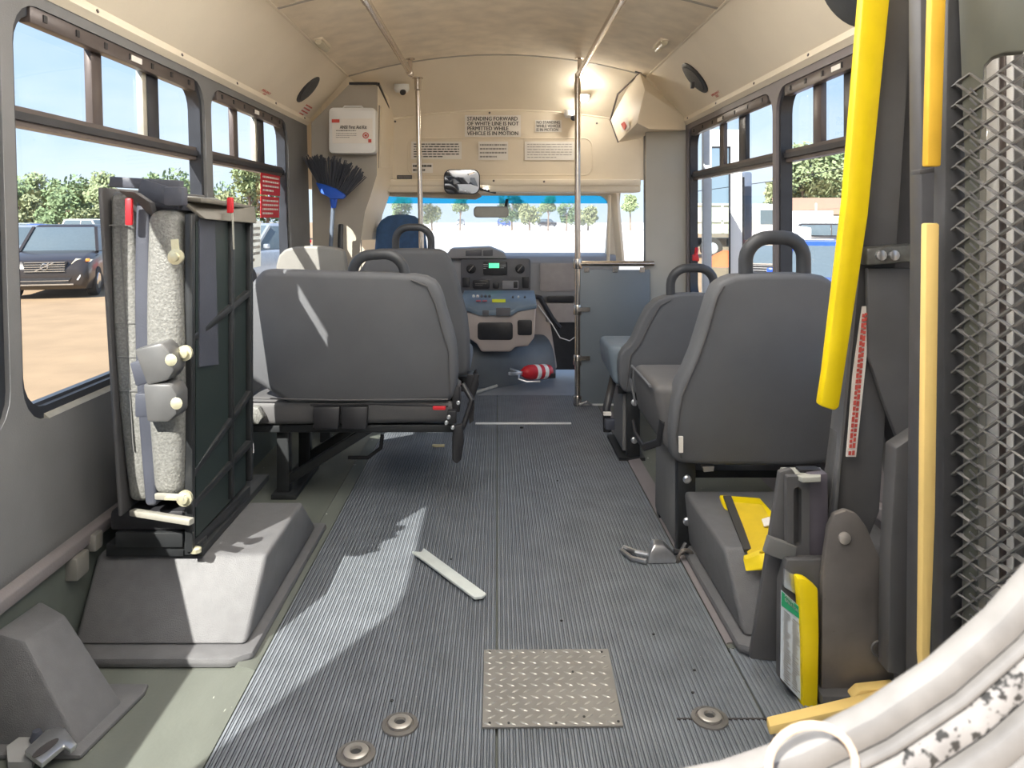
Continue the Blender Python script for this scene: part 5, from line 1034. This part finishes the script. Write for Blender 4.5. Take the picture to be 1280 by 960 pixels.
b = B(); b.bb(xb, xc, yd, yd+.04, -.35, -.2); b.build('door_bottom', WPAINT, t)
b = B(); b.bb(xd+.005, xd+.03, yd+.05, yd+.07, -.2, zt-.3); b.build('mirror_arm', FRAME, t)
b = B(); b.prism([(u, 5.3, v) for u, v in rrect(at(929, 0, 5.3).x, at(940, 0, 5.3).x, at(0, 300, 5.3).z, at(0, 215, 5.3).z, .015)], (0, .06, 0)); b.build('mirror_housing', mat('slate mirror shell', (.10, .13, .19), .4), t, bevel=.006)
# orange tarp, fence, buildings
b = B(); rd = random.Random(2); c0 = gat(907, 30)
b.loft([[c0+Vector((.9*s_*math.cos(a)*(1+.2*math.sin(3*a)), .6*s_*math.sin(a), h)) for a in [k*PI/6 for k in range(12)]] for s_, h in ((1, 0), (.8, .2), (.45, .45), (.1, .62))]); o = b.build('tarp_heap', ORANGE, smooth=50); tag(o, 'orange tarp heap on the dirt beyond the entrance door', 'tarp')
t = thing('rail_fence', 'white pipe fence beyond the parked cars on the right', 'fence', gat(1020, 44))
for z in (.6, 1.1, 1.6, 1.95): B().bar(gat(960, 44)+Vector((0, 0, z)), gat(1130, 40)+Vector((0, 0, z)), .06, .06).build('rail', WHITE, t)
for i in range(9): q = gat(960, 44).lerp(gat(1130, 40), i/8); B().bar(q, q+Vector((0, 0, 2.7 if i % 3 == 0 else 2.0)), .07, .07).build('post', WHITE, t)
def house(name, lb, px, Y, wd, h, m1, m2):
    t = thing(name, lb, 'building', gat(px, Y)); c = gat(px, Y)
    B().bb(c.x-wd/2, c.x+wd/2, Y, Y+8, GZ, GZ+h*.6).build('wall', m1, t)
    b = B(); b.prism([(c.x-wd/2-.3, Y-.3, GZ+h*.6), (c.x+wd/2+.3, Y-.3, GZ+h*.6), (c.x+wd/2-1, Y+4, GZ+h), (c.x-wd/2+1, Y+4, GZ+h)], (0, .3, 0)); b.build('roof', m2, t)
house('shed', 'low shed with brown roof behind the white fence', 1035, 62, 8, 3.6, PANELG, BRICKB)
t = thing('box_trailer', 'white box trailer beyond the fence', 'trailer', gat(1000, 42.5)); c0 = gat(1000, 46)
B().bb(c0.x-2.2, c0.x+2.0, 46, 48.4, GZ+.7, GZ+2.3).build('box', WPAINT, t, bevel=.05)
for x in (-1.2, -.3): wh = B(); wh.lathe([(.1, -.1), (.38, -.1), (.38, .1), (.1, .1)], (c0.x+x, 46, GZ+.38), (0, 1, 0), 14); wh.build('wheel', TYRE, t)
B().bar((c0.x-2.0, 47, GZ+.62), (c0.x+2.6, 47, GZ+.62), .12, .12).build('tongue', BLACKM, t)
# trees
def crown_mesh(seed, h, r, nb, nleaf, tall):
    rd = random.Random(seed); b = B(); blobs = [(Vector((rd.uniform(-.6, .6)*r, rd.uniform(-.5, .5)*r, h*rd.uniform(.35 if not tall else .62, .95))), r*rd.uniform(.35, .6)) for _ in range(nb)]
    for c, br in blobs:
        for _ in range(nleaf):
            d = Vector((rd.gauss(0, 1), rd.gauss(0, 1), rd.gauss(0, .8))).normalized()*br*rd.uniform(.55, 1.05); p = c+d; s_ = rd.uniform(.16, .34)
            u = Vector((rd.gauss(0, 1), rd.gauss(0, 1), rd.gauss(0, 1))).normalized(); v = u.orthogonal().normalized()
            b.face([p-u*s_, p+v*s_*.6, p+u*s_, p-v*s_*.6])
    return b
def tree(name, lb, loc, kind, sc_, cat='tree', group=None):
    t = bpy.data.objects.new(name, None); C.objects.link(t); t.location = loc; t.scale = (sc_,)*3; t.rotation_euler = (0, 0, random.uniform(0, 6)); tag(t, lb, cat, group)
    for nm in ('crown', 'trunk'):
        src = PROTO[kind][nm]; o = bpy.data.objects.new(nm, src); C.objects.link(o); o.parent = t
    return t
PROTO = []
for k, (h, r, nb, nl, tall, lm) in enumerate(((7.5, 2.6, 11, 170, False, 0), (9.0, 2.4, 10, 150, True, 1), (5.5, 2.8, 10, 160, False, 2), (6.5, 2.6, 12, 170, False, 3))):
    b = crown_mesh(40+k, h, r, nb, nl, tall); me = bpy.data.meshes.new('crown'); bm_ = b.bm; bm_.to_mesh(me); bm_.free(); me.materials.append(LEAF[lm])
    tb_ = B(); tb_.tube([(0, 0, 0), (.1, 0, h*.4), (-.05, .1, h*.85)], [.22, .16, .05], 7)
    for j in range(4): a = j*1.7; tb_.tube([(.1, 0, h*.4+j*.3), (math.cos(a)*r*.5, math.sin(a)*r*.5, h*.65+j*.3)], [.09, .03], 5)
    mt = bpy.data.meshes.new('trunk'); tb_.bm.to_mesh(mt); tb_.bm.free(); mt.materials.append(BARK); PROTO.append({'crown': me, 'trunk': mt})
rt_ = random.Random(11)
ORDN = ['leftmost', 'second from left', 'third from left', 'fourth from left', 'fifth from left', 'sixth from left', 'seventh from left', 'eighth from left', 'ninth from left']
def row(pxs, Y, sc_, lb, grp, kinds):
    for i, px in enumerate(pxs): tree('tree', ORDN[i]+' '+lb, gat(px, Y+rt_.uniform(-4, 4)), kinds[i % len(kinds)], sc_*rt_.uniform(.85, 1.15), 'tree', grp)
row([12, 36, 58, 82, 104, 128, 205, 238], 72, .72, 'leafy tree in the line behind the left cars', 'left tree line', [0, 1, 2, 0, 3, 1])
row([24, 70, 115], 60, .55, 'low bushy tree before the left tree line', 'left front bushes', [2, 0, 2])
row([268, 292, 312, 334], 66, .72, 'leafy tree seen through the stickered left window', 'trees beyond the stickered window', [0, 2, 1])
row([500, 540, 575, 640, 662, 685, 708, 735, 788], 110, .62, 'hazy tree beyond the windshield', 'trees ahead of the windshield', [0, 2, 1])
row([885, 950], 120, .6, 'distant tree behind the dump truck', 'trees behind the dump truck', [3, 0])
row([984, 994, 1004, 1014, 1024, 1036], 84, 1.06, 'yellowish leafy tree beyond the trailer', 'yellowish trees on the right', [2, 2, 1])
row([1034, 1050, 1068], 92, 1.5, 'green tree on the rise behind the shed', 'green trees on the right rise', [3, 0, 3])
t = thing('power_line', 'thin power line crossing the sky in the right side window', 'wire', gat(1000, 60)); B().tube([at(850, 242, 60), at(1000, 222, 60), at(1230, 168, 60)], .03, 5).build('wire', BLACKM, t)
for px, py in ((850, 242), (1230, 168)): B().tube([gat(px, 60), at(px, py-8, 60)], .14, 8).build('utility_post', BARK, t)
